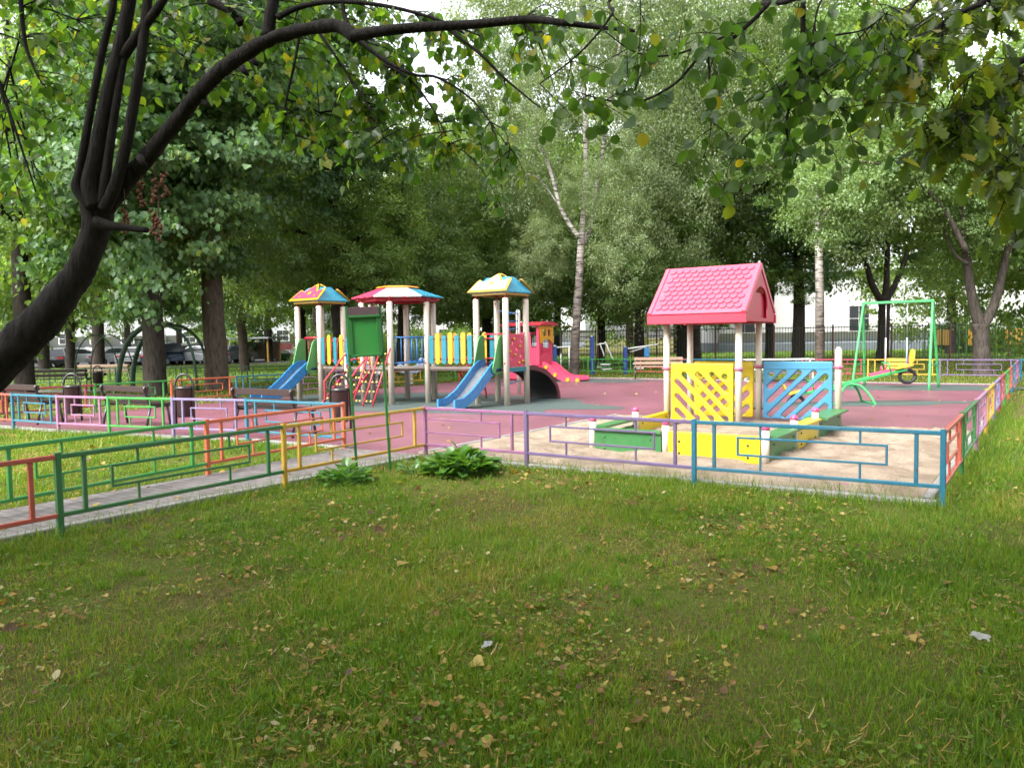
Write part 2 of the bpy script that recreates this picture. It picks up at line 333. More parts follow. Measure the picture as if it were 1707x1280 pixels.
def leaves_mesh(name, tpl, pos, axis, nrm, size, rnd=None, wid=1.0):
    V, Fs = LEAF[tpl] if isinstance(tpl, str) else tpl
    n = len(pos); axis = axis/np.linalg.norm(axis, axis=1)[:, None]
    sd_ = np.cross(axis, nrm); sd_ /= (np.linalg.norm(sd_, axis=1)[:, None]+1e-9); nr = np.cross(sd_, axis)
    P = pos[:, None, :] + size[:, None, None]*(V[None, :, 0:1]*wid*sd_[:, None, :] + V[None, :, 1:2]*axis[:, None, :] + V[None, :, 2:3]*nr[:, None, :])
    k = len(V); P = P.reshape(-1, 3).astype(np.float32)
    li = np.concatenate([np.array(f) for f in Fs]); cnt = np.array([len(f) for f in Fs])
    loops = (li[None, :] + (np.arange(n)*k)[:, None]).reshape(-1).astype(np.int32)
    tot = np.tile(cnt, n).astype(np.int32); start = np.concatenate([[0], np.cumsum(tot)[:-1]]).astype(np.int32)
    me = bpy.data.meshes.new(name); me.vertices.add(len(P)); me.vertices.foreach_set('co', P.reshape(-1))
    me.loops.add(len(loops)); me.loops.foreach_set('vertex_index', loops); me.polygons.add(len(tot)); me.polygons.foreach_set('loop_start', start)
    me.update(calc_edges=True)
    if rnd is None: rnd = RNG.random(n)
    a = me.attributes.new('rnd', 'FLOAT', 'FACE'); a.data.foreach_set('value', np.repeat(rnd, len(Fs)).astype(np.float32))
    return me
def rdir(n):
    d = RNG.normal(size=(n, 3)); return d/np.linalg.norm(d, axis=1)[:, None]
# ------------------------------------------------------------------ the ground and its surfaces
def sheet(name, poly, z, mat, thick=None):
    mb = MB()
    if thick: mb.prism([(p[0], p[1]) for p in poly], z-thick, z)
    else: mb.add([(p[0], p[1], z) for p in poly], [tuple(range(len(poly)))])
    return tag(mb.build(name, mat), kind='structure')
sheet('ground', [(-500, -300), (500, -300), (500, 700), (-500, 700)], 0.0, 'soil')
def uvp(l): return [UV(u, v) for u, v in l]
FL = [(-1.5, .0), (-3.7, -.05), (-5.2, -.35), (-6.7, -.65), (-8.05, -.85), (-9.6, -1.0), (-11.4, -1.2)]
sheet('rubber_surface', uvp([(6.0, .15), (6.0, 18.9), (-11.3, 18.9), (-11.4, -1.1)] + [(u, v+.12) for u, v in FL[-2::-1]] + [(-1.5, -.02), (-.02, -.02)]), .03, 'rubber_red', .06)
def blob(cx, cy_, rx, ry, rot, waves, amp, n=90, ph=0.):
    out = []
    for i in range(n):
        a = 2*pi*i/n; k = 1+amp*math.sin(waves*a+ph)+amp*.5*math.sin((waves+3)*a+2*ph)
        x, y = rx*k*math.cos(a), ry*k*math.sin(a)
        out.append((cx+x*math.cos(rot)-y*math.sin(rot), cy_+x*math.sin(rot)+y*math.cos(rot)))
    return out
c = UV(-6.2, 7.2); sheet('rubber_patch', blob(c.x, c.y, 4.9, 2.75, ANG, 7, .09, ph=.4), .034, 'rubber_grey')
sheet('rubber_patch', blob(11.4, 22.4, 3.0, 1.25, ANG*.6, 6, .10, ph=1.), .034, 'rubber_grey')
sheet('rubber_patch', blob(7.5, 17.6, 2.9, .65, -.05, 5, .10, ph=2.), .034, 'rubber_grey')
c = UV(-7.6, 16.8); sheet('rubber_patch', blob(c.x, c.y, 3.3, 1.1, ANG*.5, 6, .10, ph=.2), .034, 'rubber_grey')
sheet('path', uvp([(-.09, -.06), (-1.46, -.06), (-1.25, -2.7), (-1.2, -9.), (-.09, -9.)]), .05, 'paving', .08)
PATHO = bpy.data.objects['path']
for ob in [PATHO]:
    ob.data.transform(Matrix.Rotation(-ANG, 4, 'Z')); ob.rotation_euler = (0, 0, ANG)
def kerb(name, a, b, wd, z): 
    mb = MB(); mb.bar(Vector((a[0], a[1], z/2-.02)), Vector((b[0], b[1], z/2-.02)), wd, z+.04, Vector((0, 0, 1))); return tag(mb.build(name, 'concrete'), kind='structure')
kerb('kerb', UV(-.04, -.10), UV(-.04, -9.), .08, .058)
kerb('kerb', UV(.0, .02), UV(6.15, .02), .09, .05)
kerb('kerb', UV(-.2, .12), UV(-.2, 6.1), .07, .06)
kerb('kerb', UV(6.06, .1), UV(6.06, 19.), .09, .05)
kerb('kerb', UV(-11.3, 18.95), UV(6.0, 18.95), .09, .05)
for (a, b) in zip(FL[:-1], FL[1:]): kerb('kerb', UV(a[0], a[1]+.08), UV(b[0], b[1]+.08), .08, .05)
# sand: a lumpy sheet, heaped a little inside the sandbox
def lump(x, y):
    return .022*math.sin(3.1*x+1.3*y)+.02*math.sin(5.7*y-2.2*x+1)+.014*math.sin(11*x+4*y)+.010*math.sin(17*y-7*x)+.008*math.sin(31*x+13*y)
def sand_sheet(name, u0, u1, v0, v1, z, amp, n):
    nu = int((u1-u0)/n)+1; nv = int((v1-v0)/n)+1; vs = []; fs = []
    for i in range(nu+1):
        for j in range(nv+1):
            u = u0+(u1-u0)*i/nu; v = v0+(v1-v0)*j/nv; p = UV(u, v); e = min(1, 3*min(u-u0, u1-u, v-v0, v1-v))
            vs.append((p.x, p.y, z-.03*(1-e)+amp*lump(p.x*1.4, p.y*1.4)*e + random.uniform(-.004, .004)*e))
    for i in range(nu):
        for j in range(nv): a = i*(nv+1)+j; fs.append((a, a+nv+1, a+nv+2, a+1))
    mb = MB(); mb.add(vs, fs, True); return tag(mb.build(name, 'sand'), kind='structure')
sand_sheet('sand', -.165, 6.015, .064, 6.1, .072, .9, .07)
sand_sheet('sand', 1.85, 4.14, 1.55, 5.5, .15, .9, .07)
sheet('lawn', [(-6, 43), (60, 43), (60, 78), (-6, 78)], .01, 'soil')
sheet('road', [(-70, 54), (-14, 54), (-14, 80), (-70, 80)], .02, 'asphalt')
sheet('footpath', [(-40, 25.2), (-14, 27.2), (-13.6, 28.6), (-40, 27.2)], .015, 'concrete')
# ------------------------------------------------------------------ low meander fences
FH = .70
def fence_panel(p0, p1, colr, label, group, end=False, cut=False, lu=True, ru=True, posts=True):
    p0 = Vector(p0); p1 = Vector(p1); d = p1-p0; L = d.length; mt = 'paint_'+colr
    r = empty('fence_panel', (p0.x, p0.y, 0), math.atan2(d.y, d.x), label, 'fence', group)
    def pst(x):
        mb = MB(); mb.bar((x, 0, -.12), (x, 0, FH+.012), .05); mb.build('post', mt, r)
    if posts: pst(0)
    if end: pst(L)
    e0, e1 = .026, L-.026
    mb = MB(); mb.bar((e0, 0, FH-.022), (e1, 0, FH-.022), .040, .040); mb.build('top_rail', mt, r)
    mb = MB(); mb.bar((e0, 0, .185), (e1, 0, .185), .036, .036); mb.build('bottom_rail', mt, r)
    for fl, x in ((lu, .22), (ru, L-.22)):
        if fl: mb = MB(); mb.bar((x, 0, .2035), (x, 0, FH-.0425), .036); mb.build('upright', mt, r)
    z0, z1 = .355, .535; ins = .22+min(.24, .11*L); xa, xb = ins, L-ins; mb = MB(); t = .022
    if cut: xa = e0
    if not lu and not cut: xa = .34
    mb.bar((xa, 0, z0), (xb, 0, z0), t); mb.bar((xa, 0, z1), (xb, 0, z1), t)
    if not cut: mb.bar((xa+t/2, 0, z0+t/2+.0005), (xa+t/2, 0, z1-t/2-.0005), t*.98)
    mb.bar((xb-t/2, 0, z0+t/2+.0005), (xb-t/2, 0, z1-t/2-.0005), t*.98)
    cx = [xa+(xb-xa)*.17, xa+(xb-xa)*.83] if not cut else [xb-.3]
    for x in cx:
        mb.bar((x, 0, .2035), (x, 0, z0-t/2-.0005), t*.95); mb.bar((x, 0, z1+t/2+.0005), (x, 0, FH-.0425), t*.95)
    mb.build('infill', mt, r)
    return r
g1 = 'low meander fence along the front of the playground'
P = [un(x, y, FH) for x, y in ((95, 757), (472, 708), (708, 678), (877, 686), (1157, 700), (1573, 718))]
d = (P[0]-P[1]); Pm = P[0]+d
fence_panel(Pm, P[0], 'red', 'brick red fence panel cut off by the left edge beside the paved path', g1)
fence_panel(P[0], P[1], 'green', 'dark green fence panel nearest the viewer along the paved path', g1)
fence_panel(P[1], P[2], 'yellow', 'mustard yellow fence panel behind the green notice board posts', g1)
fence_panel(P[2], P[3], 'pink', 'short magenta pink fence panel behind the leafy hosta clump', g1, cut=True, lu=False)
fence_panel(P[3], P[4], 'purple', 'greyish purple fence panel in front of the green sandbox board', g1, lu=False)
fence_panel(P[4], P[5], 'teal', 'long dark teal fence panel in front of the sand at the right corner', g1, end=True)
g2 = 'low meander fence running away along the right side'
vs_ = [0, 1.85, 3.95, 6.0, 7.95, 9.9, 11.9, 13.9, 15.9, 17.9, 19.9, 21.5]
cs = [('red', 'brick red panel of the right side fence next to the teal corner post'), ('green', 'green panel of the right side fence, second from the teal corner'),
      ('mauve', 'mauve panel of the right side fence between the green and yellow ones'), ('yellow', 'golden yellow panel of the right side fence'),
      ('lilac', 'lilac panel of the right side fence just past the yellow one'), ('crimson', 'crimson panel of the right side fence past the lilac one'),
      ('leafgreen', 'bright green panel of the right side fence past the crimson one'), ('red', 'far red panel of the right side fence beyond the bright green one'),
      ('teal', 'far teal panel of the right side fence near its end'), ('pink', 'far pink panel of the right side fence near its end'), ('purple', 'last purple panel of the right side fence at the back corner')]
base = UV(6.2, 0); off = P[5]-Vector((base.x, base.y, FH)); off.z = 0
for i, (c_, l_) in enumerate(cs):
    fence_panel(UV(6.2, vs_[i]+(.0 if i else .05))+off*max(0, 1-vs_[i]/8), UV(6.2, vs_[i+1])+off*max(0, 1-vs_[i+1]/8), c_, l_, g2, posts=i > 0, lu=i > 0)
g3 = 'low meander fence beside the far edge of the path'
A0, A1 = un(572, 672, FH), un(322, 703, FH); dd = (A1-A0); A1 = A0+dd*.93
fence_panel(A1, A0, 'orange', 'salmon orange fence panel on the far side of the paved path', g3, end=True)
fence_panel(A1+dd*.93, A1, 'leafgreen', 'bright green fence panel beyond the path, behind the dark green one', g3)
g4 = 'low meander fence along the left lawn in front of the benches'
B = [A0+Vector((-.02, .05, 0))] + [un(x, y, FH) for x, y in ((410, 665), (287, 663), (180, 661), (95, 659), (20, 656))]; B.append(B[-1]*2-B[-2])
for i, (c_, l_) in enumerate([('skyteal', 'teal fence panel in front of the dark bench nearest the play tower'), ('lilac', 'lilac fence panel in front of the middle litter bin'),
                              ('leafgreen', 'green fence panel in front of the second dark bench'), ('mauve', 'mauve fence panel in front of the left litter bin'),
                              ('skyteal', 'short teal fence panel beside the dark leaning trunk'), ('red', 'red fence panel partly behind the dark leaning trunk')]):
    fence_panel(B[i+1], B[i], c_, l_, g4, end=(i == 0))
g5 = 'low meander fence along the far left side of the playground'
Lp = [UV(-11.5, v) for v in (-.6, 1.6, 3.55, 5.5, 7.4, 9.4, 11.4, 13.4, 15.4, 17.4, 19.4, 21.5)]
for i, (c_, l_) in enumerate([('crimson', 'crimson red fence panel behind the left litter bin'), ('leafgreen', 'bright green fence panel behind the second dark bench, under the maple trunk'),
                              ('orange', 'coral orange fence panel in front of the thickest dark trunk'), ('skyteal', 'turquoise fence panel behind the left blue slide'),
                              ('mauve', 'mauve fence panel seen under the left tower deck'), ('pink', 'magenta fence panel behind the left tower posts'),
                              ('yellow', 'yellow fence panel far behind the red stairs'), ('leafgreen', 'green fence panel far behind the six sided tower'),
                              ('red', 'red fence panel far back on the left side'), ('teal', 'teal fence panel far back on the left side'), ('mauve', 'mauve fence panel at the far left back corner')]):
    fence_panel(Lp[i], Lp[i+1], c_, l_, g5)
g6 = 'low meander fence along the back of the playground'
uu = [-11.5+17.7*i/8 for i in range(9)]
for i, (c_, l_) in enumerate([('green', 'green panel of the back fence behind the play tower'), ('leafgreen', 'green panel of the back fence left of the birch trunk'), ('red', 'red panel of the back fence right of the birch trunk'),
                              ('teal', 'teal panel of the back fence behind the tan bench'), ('purple', 'purple panel of the back fence behind the play house posts'), ('crimson', 'dark red panel of the back fence behind the swing'),
                              ('yellow', 'yellow panel of the back fence framed by the green swing'), ('purple', 'purple panel of the back fence beside the big right trunk')]):
    fence_panel(UV(uu[i], 21.5), UV(uu[i+1], 21.5), c_, l_, g6, end=False)
fence_panel(UV(6.25, 21.5), UV(9.2, 21.5), 'teal', 'teal panel of the back fence at the far right edge', g6)
g7 = 'dark green low fence among the trees on the left'
xs = [-26+2.6*i for i in range(8)]
nm = ['leftmost', 'second', 'third', 'fourth', 'fifth', 'sixth', 'last']
for i in range(7):
    fence_panel((xs[i], 31.0-.0*i, 0), (xs[i+1], 31.0, 0), 'darkgreen', 'dark green low fence among the left trees, %s panel counted from the left' % nm[i], g7)
# ------------------------------------------------------------------ the play tower
root = empty('play_tower', UV(-6.8, 7.0), ANG, 'large play tower with three roofed platforms, two blue slides and picket bridges', 'play tower')
def lo(u, v, z=0.0): return Vector((u+6.8, v-7.0, z))
DZ = .92; PT = 2.56; PR = .073
T1 = (-9.55, 6.83); T3 = (-3.98, 7.52); hb = .43
hexc = (-6.86, 7.02); HX = [(hexc[0]+.95*math.cos(math.radians(a)), hexc[1]+.95*math.sin(math.radians(a))) for a in (240, 300, 0, 60, 120, 180)]
posts = [(T[0]+sx*hb, T[1]+sy*hb) for T in (T1, T3) for sx, sy in ((-1, -1), (1, -1), (1, 1), (-1, 1))] + HX
for (u, v) in posts:
    mb = MB(); mb.lathe(lo(u, v), [(PR, 0), (PR, PT-.02), (PR-.012, PT)], 16); po = mb.build('post', 'cream_post', root)
    mb = MB(); mb.lathe(lo(u, v), [(.022, PT+.001), (.022, PT+.16)], 8); mb.bar(lo(u-.04, v, PT+.162), lo(u+.04, v, PT+.162), .05, .02)
    mb.build('bracket', 'frame_red', po)
    for zz in (DZ+.1, 1.72, PT-.1): mb = MB(); mb.lathe(lo(u, v-PR-.004, zz), [(.018, 0), (.018, .03)], 6); mb.build('bolt', 'frame_red', po)
def deck(poly, name='platform'):
    mb = MB(); mb.prism([lo(u, v)[:2] for u, v in poly], DZ-.075, DZ-.022); mb.build(name, 'deck_edge', root)
    mb = MB(); mb.prism([lo(u, v)[:2] for u, v in poly], DZ-.021, DZ); mb.build('deck_board', 'deck_wood', root)
sq = lambda T, h: [(T[0]-h, T[1]-h), (T[0]+h, T[1]-h), (T[0]+h, T[1]+h), (T[0]-h, T[1]+h)]
deck(sq(T1, hb-.0)); deck(sq(T3, hb-.0)); deck([(hexc[0]+.93*math.cos(math.radians(a)), hexc[1]+.93*math.sin(math.radians(a))) for a in (240, 300, 0, 60, 120, 180)])
deck([(T1[0]+hb+.01, T1[1]-hb+.02), (HX[0][0]-.0, HX[0][1]+.05), (HX[5][0]-.01, HX[5][1]), (T1[0]+hb+.01, T1[1]+hb-.02)], 'bridge')
deck([(HX[2][0]+.01, HX[2][1]), (T3[0]-hb-.01, T3[1]-hb+.02), (T3[0]-hb-.01, T3[1]+hb), (HX[3][0]+.02, HX[3][1])], 'bridge')
mb = MB(); mb.box(lo(T3[0]+hb+.02, T3[1], DZ-.05), (.03, .8, .1)); mb.build('edge_board', 'picket_teal', root)
def pickets(a, b, n, first=0, z0=1.0, z1=1.76, off=.05):
    a = Vector((*a, 0)); b = Vector((*b, 0)); d = (b-a).normalized(); nn = Vector((d.y, -d.x, 0)); L = (b-a).length-2*PR
    mb = MB()
    for z in (1.12, 1.62): p = a+d*PR; q = b-d*PR; mb.tube([lo(p.x, p.y, z), lo(q.x, q.y, z)], .017, 8)
    rl = mb.build('picket_rail', 'frame_red', root)
    for i in range(n):
        c = a + d*(PR+L*(i+.5)/n) + nn*off; tall = .06 if (i+first) % 2 else 0.
        wv = min(.135, L/n*.74); wh = wv/2
        ol = capsule(0, z0+wh, 0, z1-.04+tall-wh, wh)
        pk = plate('picket', ol, [], .022, 'picket_yellow' if (i+first) % 2 else 'picket_teal', root, lo(c.x, c.y), d, (0, 0, 1))
        mb = MB()
        for z in (1.12, 1.62): q = lo(c.x, c.y, z)+nn*.012; mb.ball(q, .017, 8)
        mb.build('bolt', 'picket_teal' if not (i+first) % 2 else 'picket_yellow', pk)
pickets((T1[0]+hb, T1[1]-hb), (HX[0][0]-.35, HX[0][1]+.04), 5, 0)
pickets((T1[0]+hb, T1[1]+hb), HX[5], 5, 1, off=-.05)
pickets(HX[2], (T3[0]-hb, T3[1]-hb), 7, 0)
pickets(HX[3], (T3[0]-hb, T3[1]+hb), 8, 1, off=-.05)
def rails(a, b, mat='rail_blue', n=7):
    a = Vector((*a, 0)); b = Vector((*b, 0)); mb = MB()
    for z in (1.05, 1.68): mb.tube([lo(a.x, a.y, z), lo(b.x, b.y, z)], .02, 8)
    for i in range(1, n): q = a+(b-a)*i/n; mb.tube([lo(q.x, q.y, 1.05), lo(q.x, q.y, 1.68)], .012, 8)
    mb.build('railing', mat, root)
rails(HX[1], HX[2]); rails(HX[4], HX[3]); rails((T1[0]-hb, T1[1]+hb), (T1[0]+hb, T1[1]+hb), 'frame_red'); rails((T1[0]-hb, T1[1]-hb), (T1[0]-hb, T1[1]+hb), 'frame_red')
# roofs of the two square towers: teal hips between two painted crown boards
def crown_roof(T, face, rim):
    h0, zb, zt = .54, 2.72, 3.08
    rf = None
    mb = MB(); tb = [(-h0, -h0), (h0, -h0), (h0, h0), (-h0, h0)]; tt = [(-.34, -.09), (.34, -.09), (.34, .09), (-.34, .09)]
    vs = [lo(T[0]+x, T[1]+y, zb) for x, y in tb]+[lo(T[0]+x, T[1]+y, zt) for x, y in tt]+[lo(T[0]+x, T[1]+y, zb-.03) for x, y in tb]
    mb.add(vs, [(0, 1, 5, 4), (1, 2, 6, 5), (2, 3, 7, 6), (3, 0, 4, 7), (4, 5, 6, 7), (8, 9, 1, 0), (9, 10, 2, 1), (10, 11, 3, 2), (11, 8, 0, 3), (11, 10, 9, 8)])
    rf = mb.build('roof', 'roof_teal', root)
    mb = MB()
    for i in range(4): a, b_ = tb[i], tb[(i+1) % 4]; mb.bar(lo(T[0]+a[0]*.9, T[1]+a[1]*.9, zb-.06), lo(T[0]+b_[0]*.9, T[1]+b_[1]*.9, zb-.06), .03, .05)
    mb.build('roof_frame', 'paint_yellow', rf)
    for s in (-1, 1):
        ay = Vector((0, -s*(h0-.10), zt-zb)).normalized(); ax = Vector((1, 0, 0)) if s < 0 else Vector((-1, 0, 0)); nrm = ax.cross(ay)
        org = lo(T[0], T[1]+s*(h0+.015), zb-.02)+nrm*.035
        ol = [(-.57, -.02), (.57, -.02), (.50, .40), (.46, .50), (.27, .37), (.05, .67), (0, .71), (-.05, .67), (-.27, .37), (-.46, .48), (-.50, .40)]
        bd = plate('crown_board', ol, [], .024, rim, rf, org, ax, ay)
        inn = [(x*.88, .045+(y-.045)*.86 if y > 0 else .05) for x, y in ol]
        fc = plate('crown_face', inn, [circ(0, .29, .075, 16), circ(-.29, .17, .042, 12), circ(.29, .17, .042, 12)], .012, face, rf, org+nrm*.019, ax, ay, .002)
crown_roof(T1, 'rose_red', 'picket_yellow'); crown_roof(T3, 'roof_white', 'paint_yellow')  # right tower's face is whitened: the sky's reflection put into its colour
# six sided roof
rb, rt, zb, zt = 1.17, .50, 2.70, 2.93; cols = ['rose_red', 'roof_white', 'roof_teal', 'rose_red', 'roof_white', 'rose_red']
ra = [math.radians(a) for a in (210, 270, 330, 30, 90, 150)]
ra = [math.radians(a) for a in (222, 282, 342, 42, 102, 162)]
for i in range(6):
    a, b_ = ra[i], ra[(i+1) % 6]; e = .004
    q = lambda r, t, z: lo(hexc[0]+r*math.cos(t), hexc[1]+r*math.sin(t), z)
    mb = MB(); mb.add([q(rb, a+e, zb), q(rb, b_-e, zb), q(rt, b_-e, zt), q(rt, a+e, zt), q(rb, a+e, zb-.025), q(rb, b_-e, zb-.025), q(rt, b_-e, zt-.03), q(rt, a+e, zt-.03)],
                      [(0, 1, 2, 3), (7, 6, 5, 4), (4, 5, 1, 0), (5, 6, 2, 1), (6, 7, 3, 2), (7, 4, 0, 3)])
    mb.build('roof_segment', cols[i], root)
mb = MB()
for i in range(6):
    a, b_ = ra[i], ra[(i+1) % 6]
    for k in range(3): t = a+(b_-a)*k/3; mb.bar(q(1.12, t, zb-.045), q(.45, t, zt-.065), .03, .03)
    mb.bar(q(1.0, a, zb-.08), q(1.0, b_, zb-.08), .035, .08)
mb.build('roof_frame', 'frame_red', root)
mb = MB(); mb.add([q(.56, t, zt+.012) for t in ra]+[q(.50, t, zt+.05) for t in ra], [(i, (i+1) % 6, 6+(i+1) % 6, 6+i) for i in range(6)]+[(11, 10, 9, 8, 7, 6)[::-1], (0, 5, 4, 3, 2, 1)]); mb.build('roof_cap', 'orange_cap', root)
# slides
def slide(T, du=0.0):
    w_ = .44; v0 = T[1]-hb+.06; path = []
    prof = [(0, DZ+.02), (.18, DZ+.015), (.34, DZ-.07), (.55, DZ-.24), (.80, DZ-.44), (1.05, DZ-.62), (1.22, .22), (1.36, .15), (1.52, .12), (1.74, .115)]
    P_, _ = catmull([lo(T[0]+du*s/1.7, v0-s, z) for s, z in prof], [1]*len(prof), 3)
    sr = empty('slide', (0, 0, 0)); sr.parent = root
    mb = MB(); mb.sweep([(-w_/2, -.015), (w_/2, -.015), (w_/2, .0), (-w_/2, .0)], P_, (0, 0, 1)); mb.build('chute', 'slide_steel', sr)
    for s in (-1, 1):
        a, b_ = s*(w_/2+.002), s*(w_/2+.045); mb = MB()
        n = len(P_); sc_ = [1.0]*n
        mb.sweep([(a, -.06), (b_, -.06), (b_, .17), (a, .17)] if s > 0 else [(b_, -.06), (a, -.06), (a, .17), (b_, .17)], P_, (0, 0, 1)); mb.build('side_wall', 'slide_blue', sr)
        ol = [(-.06, .80), (.30, .76), (.40, .82), (.43, .92), (.36, 1.10), (.22, 1.55), (.14, 1.66), (.04, 1.70), (-.06, 1.66)]
        p = lo(T[0]+s*(w_/2+.068), v0)
        plate('hood', ol, [capsule(.08, .88, .27, .86, .045)], .03, 'slide_green', sr, p, (0, -1, 0), (0, 0, 1), .008)
    mb = MB(); mb.tube([lo(T[0]-.28, v0+.05, 1.72), lo(T[0]+.28, v0+.05, 1.72)], .02, 8); mb.build('grab_bar', 'frame_red', sr)
    mb = MB(); e = P_[-3]; mb.bar((e.x-.2, e.y, e.z-.03), (e.x+.2, e.y, e.z-.03), .1, .04); mb.bar((e.x, e.y, 0.02), (e.x, e.y, e.z-.05), .08); mb.build('foot', 'frame_red', sr)
slide(T1, -.12); slide(T3, -.05)
# red stairs and rope net in front of the six sided platform
st = empty('stairs', (0, 0, 0)); st.parent = root
for u in (-7.95, -7.12):
    mb = MB(); mb.tube([lo(u, 5.45, 0), lo(u, 5.45, .62), lo(u, 6.22, 1.30), lo(u, 6.22, DZ)], .022, 8, False); mb.build('handrail', 'frame_red', st)
    mb = MB(); mb.bar(lo(u, 5.35, .06), lo(u, 6.25, DZ-.04), .04, .06); mb.build('stringer', 'frame_red', st)
for k in range(5):
    s = (k+.6)/5; mb = MB(); mb.box(lo(-7.535, 5.38+.85*s, .07+(DZ-.1)*s), (.78, .14, .03)); t_ = mb.build('tread', 'black_rubber', st)
    mb = MB()
    for du in (-.3, -.2, .2, .3): mb.ball(lo(-7.535+du, 5.38+.85*s-.04, .10+(DZ-.1)*s), .03, 8)
    mb.build('grip', 'knot_yellow', t_)
mb = MB(); mb.lathe(lo(-8.02, 6.28), [(.05, 0), (.05, 1.2)], 12); mb.ball(lo(-8.02, 6.28, 1.25), .065); mb.build('newel', 'cream_post', root)
net = empty('rope_net', (0, 0, 0)); net.parent = root
for u in (-6.98, -6.62, -6.30):
    mb = MB(); mb.tube([lo(u, 5.42, .02), lo(u, 6.10, DZ+.5)], .02, 8); mb.build('net_rail', 'frame_red', net)
for k in range(6):
    s = .1+k*.16; mb = MB(); a = lo(-6.98, 5.42+.68*s, .02+(DZ+.48)*s); b_ = lo(-6.30, 5.42+.68*s, .02+(DZ+.48)*s); mb.tube([a, (a+b_)/2-Vector((0, 0, .02)), b_], .012, 6); r_ = mb.build('rope_rung', 'deck_edge', net)
    mb = MB()
    for t in (.15, .32, .65, .85): mb.ball(a+(b_-a)*t, .026, 8)
    mb.build('knot', 'knot_yellow', r_)
# climbing wall with holds and the arched climber on the right tower
hol = [circ(.22, 1.52, .05, 10, .07), circ(.42, 1.36, .045, 10, .05), circ(.62, 1.56, .05, 10, .055), circ(.2, 1.14, .045, 10, .04), circ(.6, 1.2, .05, 10, .05)]
cw = plate('climbing_panel', rrect(.03, .93, .78, 1.72, .07), hol, .04, 'rose_red', root, lo(T3[0]+hb-.03, T3[1]-hb+.04), (0, 1, 0), (0, 0, 1), .01)
mb = MB()
for a, z in ((.35, 1.22), (.55, 1.42), (.3, 1.6), (.5, 1.02), (.66, 1.06), (.14, 1.3)): mb.ball(lo(T3[0]+hb-.0, T3[1]-hb+.04+a, z), .045, 8, (.6, 1, .8))
mb.build('climbing_hold', 'picket_yellow', cw)
ar = empty('arch_climber', (0, 0, 0)); ar.parent = root
AL = 1.5; va = T3[1]+hb+.02; apv = [(va+AL*math.sin(t), .02+(DZ-.04)*math.cos(t)) for t in [pi/2*i/14 for i in range(15)]]
for u in (T3[0]-hb, T3[0]+hb):
    mb = MB(); mb.sweep([(-.022, -.06), (.022, -.06), (.022, .05), (-.022, .05)], [lo(u, v, z) for v, z in apv], (0, 0, 1)); mb.build('side_rail', 'arch_maroon', ar)
mb = MB(); mb.sweep([(-.39, -.02), (.39, -.02), (.39, .015), (-.39, .015)], [lo(T3[0], v, z) for v, z in apv], (0, 0, 1)); mb.build('climbing_board', 'black_rubber', ar)
mb = MB()
for i in range(2, 14, 2): v, z = apv[i]; t = pi/2*i/14; q_ = Vector((0, .05*math.sin(t), .05*math.cos(t))); mb.bar(lo(T3[0]-.36, v, z)+q_, lo(T3[0]+.36, v, z)+q_, .04)
mb.build('foot_bar', 'deck_wood', ar)
# arched ladder under the bridge and the ladder frame behind the right tower
al = empty('arched_ladder', (0, 0, 0)); al.parent = root
for u in (-6.05, -5.4):
    mb = MB(); pts = [lo(u, 7.95+.85*math.sin(t), .02+(DZ)*math.cos(t)) for t in [pi/2*i/10 for i in range(11)]]; mb.tube(pts, .022, 8); mb.build('side_rail', 'frame_red', al)
for i in (2, 4, 6, 8): t = pi/2*i/10; mb = MB(); mb.tube([lo(-6.05, 7.95+.85*math.sin(t), .02+DZ*math.cos(t)), lo(-5.4, 7.95+.85*math.sin(t), .02+DZ*math.cos(t))], .017, 8); mb.build('rung', 'frame_red', al)
lf_ = empty('ladder_frame', (0, 0, 0)); lf_.parent = root
mb = MB(); mb.lathe(lo(-5.35, 10.3), [(.06, 0), (.06, 2.35), (.04, 2.4)], 12); mb.build('ladder_post', 'cream_post', lf_)
mb = MB(); mb.tube([lo(-5.35, 10.3, 2.3), lo(T3[0]-hb, T3[1]+hb, 2.3)], .024, 8); mb.tube([lo(-5.35, 10.3, .42), lo(-4.5, 8.3, .42)], .02, 8); mb.build('top_bar', 'slide_blue', lf_)
mb = MB()
for du in (-.14, .14): mb.tube([lo(-4.3+du, 8.5, .95), lo(-4.3+du, 8.5, 2.35)], .014, 8)
for k in range(7): mb.tube([lo(-4.44, 8.5, 1.05+.2*k), lo(-4.16, 8.5, 1.05+.2*k)], .012, 8)
mb.build('ladder', 'rail_blue', lf_)
# ------------------------------------------------------------------ sandbox with its little roofed house
root = empty('sandbox_house', UV(2.2, 5.0), ANG, 'sandbox of green and yellow boards with a pink roofed play house', 'sandbox')
def lo(u, v, z=0.0): return Vector((u-2.2, v-5.0, z))
HU = (1.56, 2.81); HV = (4.55, 5.62)
for (u, v) in ((HU[0], HV[0]), (HU[1], HV[0]), (HU[1], HV[1]), (HU[0], HV[1])):
    mb = MB(); mb.lathe(lo(u, v), [(.054, -.02), (.054, 2.05)], 18); p = mb.build('house_post', 'cream_post', root)
    mb = MB(); mb.lathe(lo(u, v, 1.02), [(.056, 0), (.074, .012), (.078, .03), (.074, .048), (.056, .06)], 18); mb.build('clamp', 'clamp_pink', p)
RP = (4.12, 5.62)
mb = MB(); mb.lathe(lo(*RP), [(.058, -.02), (.058, 1.27), (.054, 1.32), (.04, 1.36), (.018, 1.382)], 18); p = mb.build('tall_post', 'cream_post', root)
mb = MB(); mb.lathe(lo(*RP, 1.02), [(.06, 0), (.078, .012), (.082, .03), (.078, .048), (.06, .06)], 18); mb.build('clamp', 'clamp_pink', p)
